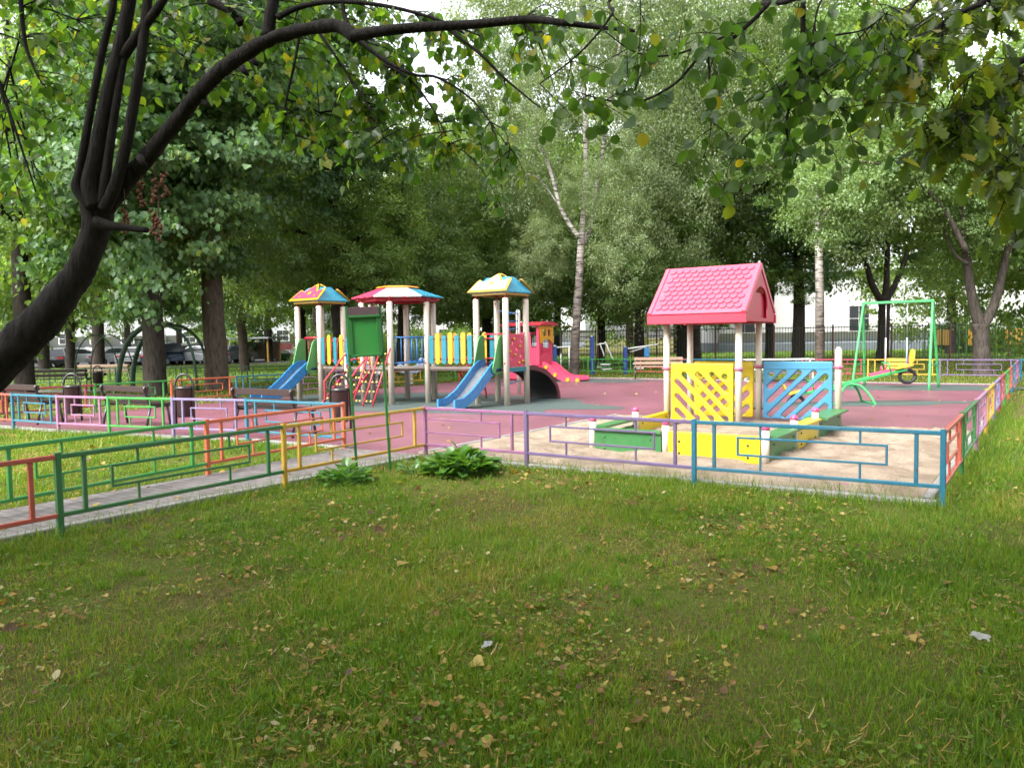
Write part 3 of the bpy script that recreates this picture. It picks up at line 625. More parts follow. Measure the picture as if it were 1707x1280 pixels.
mb = MB(); mb.lathe(lo(*RP), [(.0595, 1.275), (.056, 1.322), (.042, 1.362), (.018, 1.3845)], 18); mb.build('post_cap', 'cap_pink', p) if False else None
def slat_panel(a, b_, mat, flip):
    a = Vector((*a, 0)); b_ = Vector((*b_, 0)); d = (b_-a); L = d.length; d.normalize(); x0, x1 = .085, L-.085; z0, z1 = .16, 1.14
    hl = []; ix0, ix1, iz0, iz1 = x0+.11, x1-.11, z0+.06, z1-.19; r = .047
    sp = .245
    cmin = ix0-iz1; cmax = ix1-iz0; k = cmin+.02
    hl.append(circ(ix0+.03, iz1-.03, .052, 12))
    k = cmin+sp
    while k < cmax-.05:
        xa = max(ix0, iz0+k); xb = min(ix1, iz1+k); 
        if xb-xa > .05: hl.append(capsule(xa, xa-k, xb, xb-k, r))
        elif xb > xa-.02: hl.append(circ((xa+xb)/2, (xa+xb)/2-k, r, 12))
        k += sp
    if flip: hl = [[(x0+x1-x, y) for x, y in reversed(h)] for h in hl]
    pn = plate('slat_panel', rrect(x0, z0, x1, z1, .03), hl, .07, mat, root, lo(a.x, a.y), d, (0, 0, 1), .012)
    nn = Vector((d.y, -d.x, 0))
    mb = MB(); q0 = lo(a.x, a.y, z1-.115)+nn*.037
    mb.bar(q0+d*(x0+.05), q0+d*(x1-.05), .014, .02); mb.build('moulding', mat, pn)
    mb = MB()
    for s, x in ((1, .03), (-1, L-.03)): 
        for z in (1.045, .32): q_ = lo(a.x, a.y, z); mb.tube([q_+d*x, q_+d*(x+s*.07)], .017, 8)
    mb.build('bolt', 'bench_steel', pn)
slat_panel((HU[0], HV[0]), (HU[1], HV[0]), 'house_yellow', True)
slat_panel((HU[0], HV[1]), (HU[1], HV[1]), 'house_yellow', False)
slat_panel((HU[1], HV[1]), RP, 'house_blue', False)
# roof with raised round shingles
u0, u1, v0, v1, ze, zf, zr = 1.33, 3.02, 4.26, 5.94, 1.80, 1.97, 2.79; vm = (v0+v1)/2
mb = MB()
def slab(vs): 
    mb.add(vs, [(0, 1, 2, 3), (7, 6, 5, 4), (0, 4, 5, 1), (1, 5, 6, 2), (2, 6, 7, 3), (3, 7, 4, 0)])
th = .05
for s, va in ((-1, v0), (1, v1)):
    slab([lo(u0, va, zf), lo(u1, va, zf), lo(u1, vm, zr), lo(u0, vm, zr), lo(u0, va-s*.07, zf-.01), lo(u1, va-s*.07, zf-.01), lo(u1, vm, zr-.09), lo(u0, vm, zr-.09)] if s > 0 else
         [lo(u1, va, zf), lo(u0, va, zf), lo(u0, vm, zr), lo(u1, vm, zr), lo(u1, va-s*.07, zf-.01), lo(u0, va-s*.07, zf-.01), lo(u0, vm, zr-.09), lo(u1, vm, zr-.09)])
rf = mb.build('roof', 'house_red_glare', root)
for s, va in ((-1, v0), (1, v1)):
    mb = MB(); mb.box(lo((u0+u1)/2, va-s*.032, (ze+zf)/2-.008), (u1-u0-.0, .06, zf-ze-.02)); mb.build('fascia', 'roof_red', rf)
    sl_ = Vector((0, vm-va, zr-zf)); Ls = sl_.length; sl_.normalize(); ax = Vector((1, 0, 0)) if s < 0 else Vector((-1, 0, 0)); nr = ax.cross(sl_); mb = MB()
    rows, per = 9, 12; w1 = (u1-u0-.2); sx = w1/per
    for r in range(rows):
        for k in range(per + (r % 2)):
            cx = -w1/2+sx*(k+(.5 if r % 2 == 0 else 0)); y = .10+(Ls-.14)*r/rows; hh = (Ls-.14)/rows*1.0
            if abs(cx) > w1/2-.02: continue
            c0 = lo((u0+u1)/2, va, zf)+ax*cx+sl_*y+nr*.002
            ar_ = [(sx*.47*math.cos(t), hh*.62+sx*.47*math.sin(t)*1.1-sx*.1) for t in [pi+pi*i/8 for i in range(9)]]; top = [(sx*.40, hh*1.02), (-sx*.40, hh*1.02)]
            n0 = len(ar_)
            fr = [c0+ax*x+sl_*yy+nr*.017 for x, yy in ar_]+[c0+ax*x+sl_*yy+nr*.002 for x, yy in top]
            bk = [c0+ax*x*1.05+sl_*(yy-.003)+nr*.0 for x, yy in ar_]
            mb.add(fr+bk, [tuple(range(n0+2))]+[(i+1, i, n0+2+i, n0+2+i+1) for i in range(n0-1)])
    for (x0, x1) in ((-(u1-u0)/2+.005, -(u1-u0)/2+.075), ((u1-u0)/2-.075, (u1-u0)/2-.005)):
        c0 = lo((u0+u1)/2, va, zf)+ax*(x0+x1)/2+nr*.008; mb.bar(c0+sl_*.01, c0+sl_*(Ls-.02), .065, .022, nr)
    mb.build('shingles', 'house_red_glare', rf)
for s, uu_ in ((1, u1-.03), (-1, u0+.03)):
    hw = (v1-v0)/2-.09
    tri = [(-hw, ze+.02), (hw, ze+.02), (hw, zf-.02), (.02, zr-.13), (-.02, zr-.13), (-hw, zf-.02)]
    arch = [(-.36, ze+.021), (.36, ze+.021)]+[(.36*math.cos(t), 2.12+.28*math.sin(t)) for t in [pi*i/12 for i in range(13)]]
    arch = [(.36, ze+.08)]+[(.36*math.cos(t), 2.12+.28*math.sin(t)) for t in [pi*i/12 for i in range(13)]]+[(-.36, ze+.08)]
    plate('gable', tri, [arch], .03, 'roof_red', rf, lo(uu_, vm), (0, s, 0), (0, 0, 1), .006)
    mb = MB(); mb.box(lo(uu_-s*.05, vm, 2.07), (.02, .95, .46)); mb.build('gable_back', 'roof_red', rf)
# boards and short posts of the sandbox
def board(a, b_, mat, h=.30, seat=None):
    a = Vector((*a, 0)); b_ = Vector((*b_, 0)); d = (b_-a).normalized(); mb = MB()
    mb.bar(lo(a.x, a.y, .02+h/2)+d*.05, lo(b_.x, b_.y, .02+h/2)-d*.05, .09, h, Vector((0, 0, 1))); bo = mb.build('board', mat, root)
    nn = Vector((d.y, -d.x, 0)); mb = MB(); L = (b_-a).length
    for x in (.2, L-.2):
        for z in (.1, .25): q_ = lo(a.x, a.y, z)+d*x+nn*.046; mb.ball(q_, .016, 8)
    mb.build('bolt', 'bench_steel' if 'yellow' in mat else mat, bo)
    if seat: mb = MB(); mb.bar(lo(a.x, a.y, .345)+d*.05, lo(b_.x, b_.y, .345)-d*.05, seat, .035, Vector((0, 0, 1))); mb.build('seat_board', mat, root)
pst = [(1.79, 1.45), (2.87, 1.45), (4.16, 1.45), (4.16, 2.75), (4.14, 4.0), (1.70, 3.0)]
board(pst[0], pst[1], 'board_green', .31, .16); board(pst[1], pst[2], 'house_yellow', .35)
board(pst[2], pst[3], 'board_green', .30, .26); board(pst[3], pst[4], 'house_yellow', .32, .2); board(pst[4], RP, 'board_green', .30, .34)
board(pst[0], pst[5], 'board_green', .22, .2); board(pst[5], (HU[0], HV[0]), 'house_yellow', .30)
for (u, v) in pst:
    mb = MB(); mb.lathe(lo(u, v), [(.05, -.02), (.05, .45)], 14); p = mb.build('short_post', 'cream_post', root)
    mb = MB(); mb.lathe(lo(u, v), [(.054, .452), (.056, .475), (.045, .50), (.02, .515)], 14); mb.build('post_cap', 'cap_pink', p)
# ------------------------------------------------------------------ red train with a slide
root = empty('play_train', UV(-9.2, 16.8), ANG, 'rose red play locomotive with yellow window front and a short slide', 'play train')
mb = MB(); mb.box((0, 0, .32), (1.5, .95, .60)); mb.build('body', 'rose_red', root)
for x in (-.66, .66):
    for y in (-.42, .42): mb = MB(); mb.bar((x, y, .62), (x, y, 2.08), .12); mb.build('cab_post', 'rose_red', root)
for y in (-.42, .42): plate('side_panel', [(-.60, .62), (.60, .62), (.60, 1.25), (.35, 1.25), (.30, 1.85), (-.30, 1.85), (-.35, 1.25), (-.60, 1.25)], [rrect(-.2, 1.3, .2, 1.75, .05)], .04, 'rose_red', root, (0, y, 0), (1, 0, 0), (0, 0, 1), .008)
mb = MB(); pr = [(-.62, 0), (-.3, .07), (0, .09), (.3, .07), (.62, 0), (.62, -.05), (-.62, -.05)]; mb.sweep([(x, y) for x, y in pr], [(-.9, 0, 2.13), (.9, 0, 2.13)], (0, 0, 1)); mb.build('roof', 'frame_red', root)
plate('front_panel', [(-.46, 1.42), (-.34, 1.42), (-.25, 1.52), (0, 1.58), (.25, 1.52), (.34, 1.42), (.46, 1.42), (.46, 2.0), (.56, 2.06), (-.56, 2.06), (-.46, 2.0)], [rrect(-.25, 1.68, -.06, 1.92, .03), rrect(.06, 1.68, .25, 1.92, .03)], .05, 'picket_yellow', root, (.755, 0, 0), (0, 1, 0), (0, 0, 1), .008)
plate('front_wall', [(-.36, .62), (.36, .62), (.36, .98), (0, 1.05), (-.36, .98)], [], .04, 'rose_red', root, (.70, 0, 0), (0, 1, 0), (0, 0, 1), .008)
pp, _ = catmull([(.76, 0, .62), (.95, 0, .56), (1.3, 0, .30), (1.6, 0, .14), (2.0, 0, .10), (2.35, 0, .10)], [1]*6, 3)
sr = empty('slide', (0, 0, 0)); sr.parent = root
mb = MB(); mb.sweep([(-.3, -.02), (.3, -.02), (.3, .0), (-.3, .0)], pp, (0, 0, 1)); mb.build('chute', 'rose_red', sr)
for s in (-1, 1): mb = MB(); a, b_ = (.302, .35) if s > 0 else (-.35, -.302); mb.sweep([(a, -.09), (b_, -.09), (b_, .13), (a, .13)], pp, (0, 0, 1)); mb.build('side_wall', 'rose_red', sr)
for x, z in ((.95, .55), (1.32, .27), (1.85, .10), (2.25, .08)): mb = MB(); mb.tube([(x, -.385, z), (x, -.352, z)], .075, 14, False); mb.build('wheel', 'picket_yellow', root)
# ------------------------------------------------------------------ swing and seesaw
sw = empty('swing_set', (11.0, 22.55, 0), 0, 'bright green swing frame with a red and yellow bench seat', 'swing')
O = Vector((11.0, 22.55, 0)); ft = [Vector((11.33, 21.38, 0)), Vector((12.19, 22.47, 0)), Vector((10.64, 23.74, 0)), Vector((9.78, 22.65, 0))]; ft = [p-O for p in ft]
TZ = 2.47; tr_ = (ft[0]+ft[1])/2; tl = (ft[3]+ft[2])/2; dx_ = (tr_-tl).normalized(); tr2 = tr_-dx_*.06+Vector((0, 0, TZ)); tl2 = tl+dx_*.12+Vector((0, 0, TZ))
for p, t in ((ft[0], tr2), (ft[1], tr2), (ft[2], tl2), (ft[3], tl2)):
    a, r_ = catmull([p+Vector((0, 0, -.02)), p*.5+(t+(p-t)*.16)*.5, t+(p-t)*.07-Vector((0, 0, .05)), t], [.035]*4, 4); mb = MB(); mb.tube(a, r_, 10); mb.build('leg', 'swing_green', sw)
mb = MB(); mb.bar(tl2-dx_*.04, tr2+dx_*.04, .07, .07); mb.build('top_bar', 'swing_green', sw)
for a, b_ in ((ft[0], ft[1]), (ft[3], ft[2])):
    t = tr2 if a is ft[0] else tl2; mb = MB(); k = .28; mb.tube([a*(1-k)+t*k, b_*(1-k)+t*k], .018, 8); k = .86; mb.tube([a*(1-k)+t*k, b_*(1-k)+t*k], .018, 8); mb.build('brace', 'swing_green', sw)
for t, s in ((tr2, -1), (tl2, 1)):
    mb = MB(); pts = [t+dx_*s*(.34*math.cos(q_))*1.0+Vector((0, 0, -.36+.36*math.sin(q_)*1.0-.02)) for q_ in [pi/2*i/8*1.0 for i in range(9)]]; pts = [t+dx_*s*.02+Vector((0, 0, -.38))]+[t+dx_*s*(.02+.32*math.sin(q_))+Vector((0, 0, -.02-.36*math.cos(q_))) for q_ in [pi/2*i/8 for i in range(9)]]; mb.tube(pts, .016, 8); mb.build('corner_bend', 'swing_green', sw)
ca, cb = tl2+dx_*.62, tl2+dx_*1.18; nn = Vector((dx_.y, -dx_.x, 0)); seat = empty('seat', (0, 0, 0)); seat.parent = sw
for c_, m_ in ((ca, 'white_paint'), (cb, 'spring_blue')):
    mb = MB(); mb.tube([Vector((c_.x, c_.y, TZ-.04)), Vector((c_.x, c_.y, 1.45))], .012, 6); ch = mb.build('chain', 'steel', sw)
    mb = MB(); mb.tube([Vector((c_.x, c_.y, 1.45)), Vector((c_.x, c_.y, .62))], .022, 8); mb.build('chain_cover', m_, ch)
for k in range(3): mb = MB(); o_ = nn*(.12*k-.02); mb.bar(Vector((ca.x, ca.y, .50))+o_, Vector((cb.x, cb.y, .50))+o_, .10, .025, Vector((0, 0, 1))); mb.build('seat_slat', 'bar_yellow', seat)
for k in range(3): mb = MB(); o_ = nn*(-.09); mb.bar(Vector((ca.x, ca.y, .58+.12*k))+o_, Vector((cb.x, cb.y, .58+.12*k))+o_, .025, .09, Vector((0, 0, 1))); mb.build('back_slat', 'bar_yellow', seat)
for c_ in (ca-dx_*.03, cb+dx_*.03): mb = MB(); b0 = Vector((c_.x, c_.y, .48)); mb.tube([b0+nn*.32+Vector((0, 0, .18)), b0+nn*.32, b0-nn*.1, b0-nn*.1+Vector((0, 0, .45))], .025, 8); mb.build('seat_frame', 'rose_red', seat)
ss = empty('seesaw', (7.6, 17.7, 0), math.radians(-4), 'green and red seesaw tilted down to the left behind the blue panel', 'seesaw')
tl_ = math.radians(13)
bd = lambda s, y=0, z=0: Vector((s*math.cos(tl_)-z*math.sin(tl_), y, .50+s*math.sin(tl_)+z*math.cos(tl_)))
for y in (-.07, .07): mb = MB(); mb.bar(bd(-1.25, y), bd(1.25, y), .045, .06, Vector((0, 0, 1))); mb.build('beam', 'swing_green', ss)
for s0, s1 in ((.45, .98), (-.98, -.45)): mb = MB(); mb.tube([bd(s0, 0, .035), bd(s1, 0, .035)], .06, 10, False); mb.build('beam_sleeve', 'rose_red', ss)
for s in (-1, 1):
    mb = MB(); mb.bar(bd(s*1.0, 0, .07), bd(s*1.38, 0, .07), .26, .035, Vector((0, 0, 1))); mb.build('seat', 'bar_yellow', ss)
    plate('backrest', rrect(-.12, 0, .12, .34, .11, 5), [], .035, 'bar_yellow', ss, bd(s*1.39, 0, .08), (0, s, 0), bd(0, 0, 1)-bd(0)+Vector((s*.3, 0, 0)), .01)
    mb = MB(); mb.tube([bd(s*.86, -.18, .05), bd(s*.84, -.17, .25), bd(s*.84, .17, .25), bd(s*.86, .18, .05)], .02, 8); mb.build('handle', 'swing_green', ss)
    mb = MB(); c_ = bd(s*1.25, 0, -.16); mb.tube([c_+Vector((.17*math.cos(q_), 0, .14*math.sin(q_))) for q_ in [2*pi*i/20 for i in range(21)]], .04, 8); mb.build('tyre', 'black_rubber', ss)
for y in (-.42, .42):
    for s in (-1, 1): a, r_ = catmull([(0, y*.35, .47), (s*.18, y*.5, .42), (s*.34, y*.8, .2), (s*.42, y, -.01)], [.027]*4, 4); mb = MB(); mb.tube(a, r_, 8); mb.build('leg', 'swing_green', ss)
mb = MB(); mb.tube([(.42, -.42, .05), (.42, .42, .05)], .02, 8); mb.tube([(-.42, -.42, .05), (-.42, .42, .05)], .02, 8); mb.tube([(0, -.16, .47), (0, .16, .47)], .04, 10); mb.build('pivot_frame', 'swing_green', ss)
# ------------------------------------------------------------------ benches, bins, notice board
def bench(p, rz, L, wood, steel, label, group):
    r = empty('bench', p, rz, label, 'bench', group)      # seat towards local +y
    for x in (-L/2+.05, L/2-.05):
        a, rr = catmull([(x, .42, .43), (x, .10, .42), (x, .0, .47), (x, -.05, .62), (x, -.09, .75), (x, -.06, .79)], [.028]*6, 4); mb = MB(); mb.tube(a, rr, 8); mb.build('side_frame', steel, r)
        for y, sy in ((.36, .42), (.02, -.08)): mb = MB(); mb.tube([(x, y, .42), (x, sy, 0.0)], .024, 8); mb.build('leg', steel, r)
    for k in range(3): mb = MB(); mb.bar((-L/2, .08+.13*k, .455), (L/2, .08+.13*k, .455), .11, .035, Vector((0, 0, 1))); mb.build('seat_slat', wood, r)
    for z, y in ((.58, -.05), (.74, -.085)): mb = MB(); mb.bar((-L/2, y+.035, z), (L/2, y+.035, z), .035, .11, Vector((0, 0, 1))); mb.build('back_slat', wood, r)
    return r
gb = 'dark brown benches along the front fence'
def benchuv(ua, ub, v, l): p = UV((ua+ub)/2, v, .03); bench(p, ANG, ub-ua, 'bench_dark', 'bench_steel', l, gb)
benchuv(-4.85, -3.22, .55, 'dark brown bench in front of the left blue slide'); benchuv(-8.4, -6.8, .15, 'dark brown bench between two litter bins'); benchuv(-11.3, -9.75, -.40, 'dark brown bench half behind the leaning trunk')
bench(gx(1098, 29.6)+Vector((0, 0, .03)), 0+.0, 1.8, 'bench_tan', 'bench_steel', 'tan slatted bench behind the sandbox house at the back', 'far benches') .rotation_euler = (0, 0, pi+ANG*.3)
bench(gx(96, 27.5), .12, 2.0, 'bench_dark', 'bench_steel', 'black bench on the shady path at the far left', 'far benches'); bench(gx(172, 33.5), .1, 2.2, 'bench_tan', 'bench_steel', 'brown bench under the trees far left behind the path', 'far benches')
def bin_(p, label, s=1.0):
    r = empty('litter_bin', p, 0, label, 'litter bin', 'dark litter bins'); s *= .93
    mb = MB(); mb.lathe((0, 0, 0), [(.145, .16), (.155, .18), (.16, .78), (.165, .80), (.15, .80), (.14, .70)], 20); mb.build('bucket', 'bin_brown', r)
    a = [(.19*math.cos(t), 0, .80+.26*math.sin(t)) for t in [pi*i/14 for i in range(15)]]; mb = MB(); mb.tube([(.19, 0, 0)]+a+[(-.19, 0, 0)], .024, 8); mb.build('hoop', 'bench_steel', r)
    mb = MB(); mb.lathe((0, 0, 0), [(.17, .745), (.172, .77), (.17, .795)], 20); mb.build('rim', 'bench_steel', r); r.scale = (s, s, s)
p = gx(566, 14.0); bin_((p.x, p.y, .03), 'brown litter bin with black hoop beside the notice board'); p = gx(306, 15.4); bin_((p.x, p.y, .03), 'dark litter bin with black hoop in front of the orange panel'); p = gx(119, 16.6); bin_((p.x, p.y, .03), 'dark litter bin with black hoop nearest the leaning trunk')
p = gx(163, 27.8); bin_((p.x, p.y, .0), 'small black bin beside the far bench on the shady path', .9)
nb = empty('notice_board', (-1.71, 9.58, 0), math.radians(14), 'empty green notice board on two thin posts with a brown top strip', 'notice board'); nb.rotation_euler = (0, math.radians(-2.2), math.radians(14)); nb.scale = (.94, 1, 1)
for x in (-.215, .215): mb = MB(); mb.bar((x, 0, -.1), (x, 0, 2.03 if x < 0 else 2.0), .034); mb.build('post', 'sign_frame', nb)
mb = MB(); mb.box((0, -.0, 1.665), (.39, .03, .47)); mb.build('board', 'sign_green', nb)
mb = MB()
for a, b_ in (((-.198, 0, 1.43), (.198, 0, 1.43)), ((-.198, 0, 1.90), (.198, 0, 1.90))): mb.bar(Vector(a)+Vector((0, -.022, 0)), Vector(b_)+Vector((0, -.022, 0)), .06, .03)
for x in (-.185, .185): mb.bar((x, -.022, 1.446), (x, -.022, 1.884), .028, .06)
mb.build('frame', 'sign_frame', nb)
mb = MB(); mb.box((0, -.02, 1.965), (.396, .02, .10)); mb.build('top_strip', 'sign_brown', nb)
# ------------------------------------------------------------------ small play and exercise things further back
def spring_toy(p, rz, mat, label):
    r = empty('spring_rider', p, rz, label, 'spring rider', 'spring riders behind the tower')
    mb = MB(); mb.tube([(.10*math.cos(t), .10*math.sin(t), .03+.38*t/(2*pi*5)) for t in [2*pi*5*i/60 for i in range(61)]], .018, 6); mb.build('spring', 'bench_tan' if mat != 'spring_blue' else 'white_paint', r)
    plate('body', [(-.42, .50), (-.3, .44), (.25, .44), (.40, .52), (.46, .70), (.58, .78), (.56, .92), (.42, 1.0), (.30, .94), (.22, .72), (-.12, .68), (-.34, .78), (-.46, .74)], [circ(.44, .88, .03, 8)], .16, mat, r, (0, 0, 0), (1, 0, 0), (0, 0, 1), .03)
    mb = MB(); mb.box((-.06, 0, .70), (.32, .26, .04)); mb.build('seat', 'black_rubber', r); mb = MB(); mb.tube([(.25, -.22, .82), (.25, .22, .82)], .018, 8); mb.build('handle', 'bar_yellow', r)
spring_toy(gx(625, 27.0), 2.6, 'spring_blue', 'pale blue spring rider seen behind the red rope net'); spring_toy(gx(684, 28.0), .3, 'spring_blue', 'pale blue spring rider with a coil seen under the six sided platform'); spring_toy(gx(858, 30.), -.6, 'white_paint', 'white spring rider seen under the right tower')
wt = empty('picnic_frame', gx(1298, 26.0)+Vector((0, 0, .03)), -.08, 'white metal table with attached seats behind the blue panel', 'play table')
for x in (-.95, .95):
    mb = MB(); mb.tube([(x, -.55, .02), (x, -.55, .42), (x, -.55, .42)], .03, 8, False); mb.tube([(x, .55, .02), (x, .55, .42)], .03, 8, False); mb.tube([(x, -.75, .02), (x, .75, .02)], .03, 8); mb.tube([(x, -.25, .04), (x, -.25, .72)], .03, 8); mb.tube([(x, .25, .04), (x, .25, .72)], .03, 8); mb.build('side_frame', 'white_paint', wt)
for y, z in ((-.24, .755), (-.08, .755), (.08, .755), (.24, .755), (-.60, .445), (-.47, .445), (.47, .445), (.60, .445)): mb = MB(); mb.bar((-1.08, y, z), (1.08, y, z), .13, .035, Vector((0, 0, 1))); mb.build('slat', 'white_paint', wt)
mb = MB(); mb.bar((-.92, 0, .06), (.92, 0, .06), .05); mb.build('ground_rail', 'bench_steel', wt)
def trainer(px, Y, h, label, kind):
    r = empty('exercise_machine', gx(px, Y), 0, label, 'exercise machine', 'blue outdoor exercise machines')
    mb = MB(); mb.bar((0, 0, 0), (0, 0, h), .34, .16); mb.build('column', 'blue_metal', r); mb = MB(); mb.lathe((0, 0, 0), [(.09, h+.002), (.10, h+.05), (.04, h+.08)], 10); mb.build('column_cap', 'steel', r)
    if kind == 0:
        mb = MB(); mb.tube([(.18, -.1, h-.35), (.32, -.12, h-.3), (.5, -.12, h-.75), (.48, -.12, .75)], .026, 8); mb.tube([(.55, -.1, h-.2), (.72, -.12, h-.6), (.88, -.12, h-.95), (.9, -.12, .65)], .026, 8); mb.tube([(.3, -.12, h-.3), (.62, -.12, h-.28)], .026, 8); mb.build('handle', 'white_paint', r)
        mb = MB(); mb.box((.55, -.1, .42), (.42, .3, .05)); mb.box((.6, -.1, .22), (.42, .3, .05)); mb.tube([(.2, 0, .3), (.6, -.1, .32)], .03, 8); mb.build('footplate', 'white_paint', r)
    elif kind == 1:
        mb = MB(); mb.tube([(-.5+.6, -.1, h-.05), (.9, -.1, h+.05), (1.4, -.1, h+.12)], .035, 8); mb.tube([(.2, 0, h-.2), (.9, -.1, h+.02)], .03, 8); mb.build('handle', 'white_paint', r); mb = MB(); mb.box((.9, -.1, h-.22), (.2, .2, .4)); mb.build('back_pad', 'slide_blue', r); mb = MB(); mb.box((.5, -.1, .45), (.4, .34, .05)); mb.box((.55, -.1, .25), (.4, .3, .05)); mb.build('footplate', 'white_paint', r)
    else:
        mb = MB(); mb.bar((.8, 0, 0), (.8, 0, h), .2, .12); mb.build('second_column', 'blue_metal', r); mb = MB(); mb.tube([(0, -.1, h-.03), (1.2, -.1, h+.01)], .035, 8); mb.tube([(.62, -.1, h), (.62, -.1, .2)], .035, 8); mb.tube([(.25, -.1, .9), (.25, -.1, .2)], .03, 8); mb.build('handle', 'white_paint', r)
trainer(988, 34.5, 1.62, 'tall blue exercise machine with white bars right of the birch trunk', 0); trainer(1043, 34.0, 1.15, 'low blue exercise machine with a white bar above the tan bench', 1); trainer(926, 35.0, 1.22, 'blue exercise machine with two columns left of the birch trunk', 2)
# swedish ladders behind the tall fence
lr = empty('climbing_frame', gx(1045, 49.0), 0, 'yellow gym ladders standing behind the tall fence', 'climbing frame')
for x0, w_, h in ((-3.2, 1.3, 2.2), (.0, 1.0, 3.4), (1.3, 1.1, 2.5), (2.6, 1.2, 2.5)):
    for x in (x0, x0+w_): mb = MB(); mb.bar((x, 0, 0), (x, 0, h), .07); mb.build('upright', 'bar_yellow', lr)
    mb = MB()
    for k in range(int(h/.28)): mb.bar((x0+.04, 0, .25+.28*k), (x0+w_-.04, 0, .25+.28*k), .055)
    mb.build('rungs', 'bar_yellow', lr)
gp = empty('climbing_frame', gx(905, 50.), 0, 'green and white climbing poles behind the fence left of the birch', 'climbing frame')
for x, m_, h in ((-1.1, 'swing_green', 2.4), (-.2, 'white_paint', 2.6), (.6, 'swing_green', 2.4), (1.2, 'white_paint', 2.0), (1.9, 'swing_green', 2.2)): mb = MB(); mb.bar((x, 0, 0), (x, 0, h), .14 if h < 2.5 else .09); mb.build('upright', m_, gp)
mb = MB(); mb.bar((-1.2, .1, 2.3), (2.0, .1, 2.3), .07); mb.build('top_bar', 'bar_yellow', gp)
for px, Y, n, l in ((1570, 50, 2, 'ochre play board in a green frame right of the swing'), (1620, 50, 1, 'bright yellow play board left of the big right trunk'), (1690, 49, 2, 'pair of ochre play boards at the far right edge')):
    r = empty('play_board', gx(px, Y), 0, l, 'play board', 'ochre play boards behind the tall fence'); W_ = .55*n
    for x in ((-W_, 0, W_) if n == 2 else (-.35, .35)): mb = MB(); mb.bar((x, 0, 0), (x, 0, 1.95), .07); mb.build('post', 'board_green', r)
    mb = MB(); mb.bar((-W_+.04, 0, 1.97), (W_-.04, 0, 1.97), .06) if n == 2 else mb.bar((-.31, 0, 1.9), (.31, 0, 1.9), .05); mb.build('top_bar', 'board_green', r)
    for i in range(n): x = (-.55+1.1*i) if n == 2 else 0; mb = MB(); mb.box((x*.5 if False else x*.52*1.0, 0, 1.25), (.46, .05, .98)); mb.build('panel', 'board_ochre' if n == 2 else 'picket_yellow', r)
    for i in range(n): x = (-.29+.58*i) if n == 2 else 0; mb = MB(); mb.tube([(x+.25*math.cos(t), 0, 2.0+.25*math.sin(t)) for t in [pi*k/10 for k in range(11)]], .035, 6); mb.build('arch', 'white_paint', r)
# green arch climber among the left trees
ga = empty('arch_frame', gx(215, 27.2), 0, 'dark green arched climbing frame standing between the left trunks', 'climbing frame')
for y in (-.5, .5):
    a, r_ = catmull([(-.15, y, 0), (-.05, y, .9), (.25, y, 1.7), (.8, y, 2.2), (1.3, y, 2.3)], [.09]*5, 5); mb = MB(); mb.tube(a, r_, 8); mb.build('arch', 'paint_darkgreen', ga)
    a, r_ = catmull([(-1.6, y, 0), (-1.5, y, 1.3), (-1.0, y, 1.95), (-.4, y, 1.7), (-.1, y, 1.0)], [.022]*5, 5); mb = MB(); mb.tube(a, r_, 8); mb.build('arch', 'paint_darkgreen', ga)
    a, r_ = catmull([(1.3, y, 2.3), (1.9, y, 2.1), (2.4, y, 1.4), (2.55, y, 0)], [.05]*4, 5); mb = MB(); mb.tube(a, r_, 8); mb.build('arch', 'paint_darkgreen', ga)
for x, z in ((0, 1.2), (.3, 1.78), (.8, 2.2), (1.3, 2.3), (1.9, 2.1), (2.4, 1.4), (-1.45, 1.4), (-1.0, 1.95)): mb = MB(); mb.tube([(x, -.5, z), (x, .5, z)], .022, 8); mb.build('rung', 'paint_darkgreen', ga)
# ------------------------------------------------------------------ the tall school fence
tf = empty('tall_fence', (0, 41.0, 0), 0, 'tall dark bar fence with brown posts behind the playground', 'fence')
for i in range(13):
    x = -1.6+3.05*i; mb = MB(); mb.bar((x, 0, -.1), (x, 0, 2.08), .08); mb.build('post', 'fence_post_brown', tf)
    if i < 12:
        mb = MB()
        for z in (.28, 1.93): mb.bar((x+.045, 0, z), (x+3.005, 0, z), .05, .04)
        for k in range(1, 21): mb.bar((x+3.05*k/21, -.03, .12), (x+3.05*k/21, -.03, 2.0), .022)
        mb.build('bar_panel', 'fence_dark', tf)
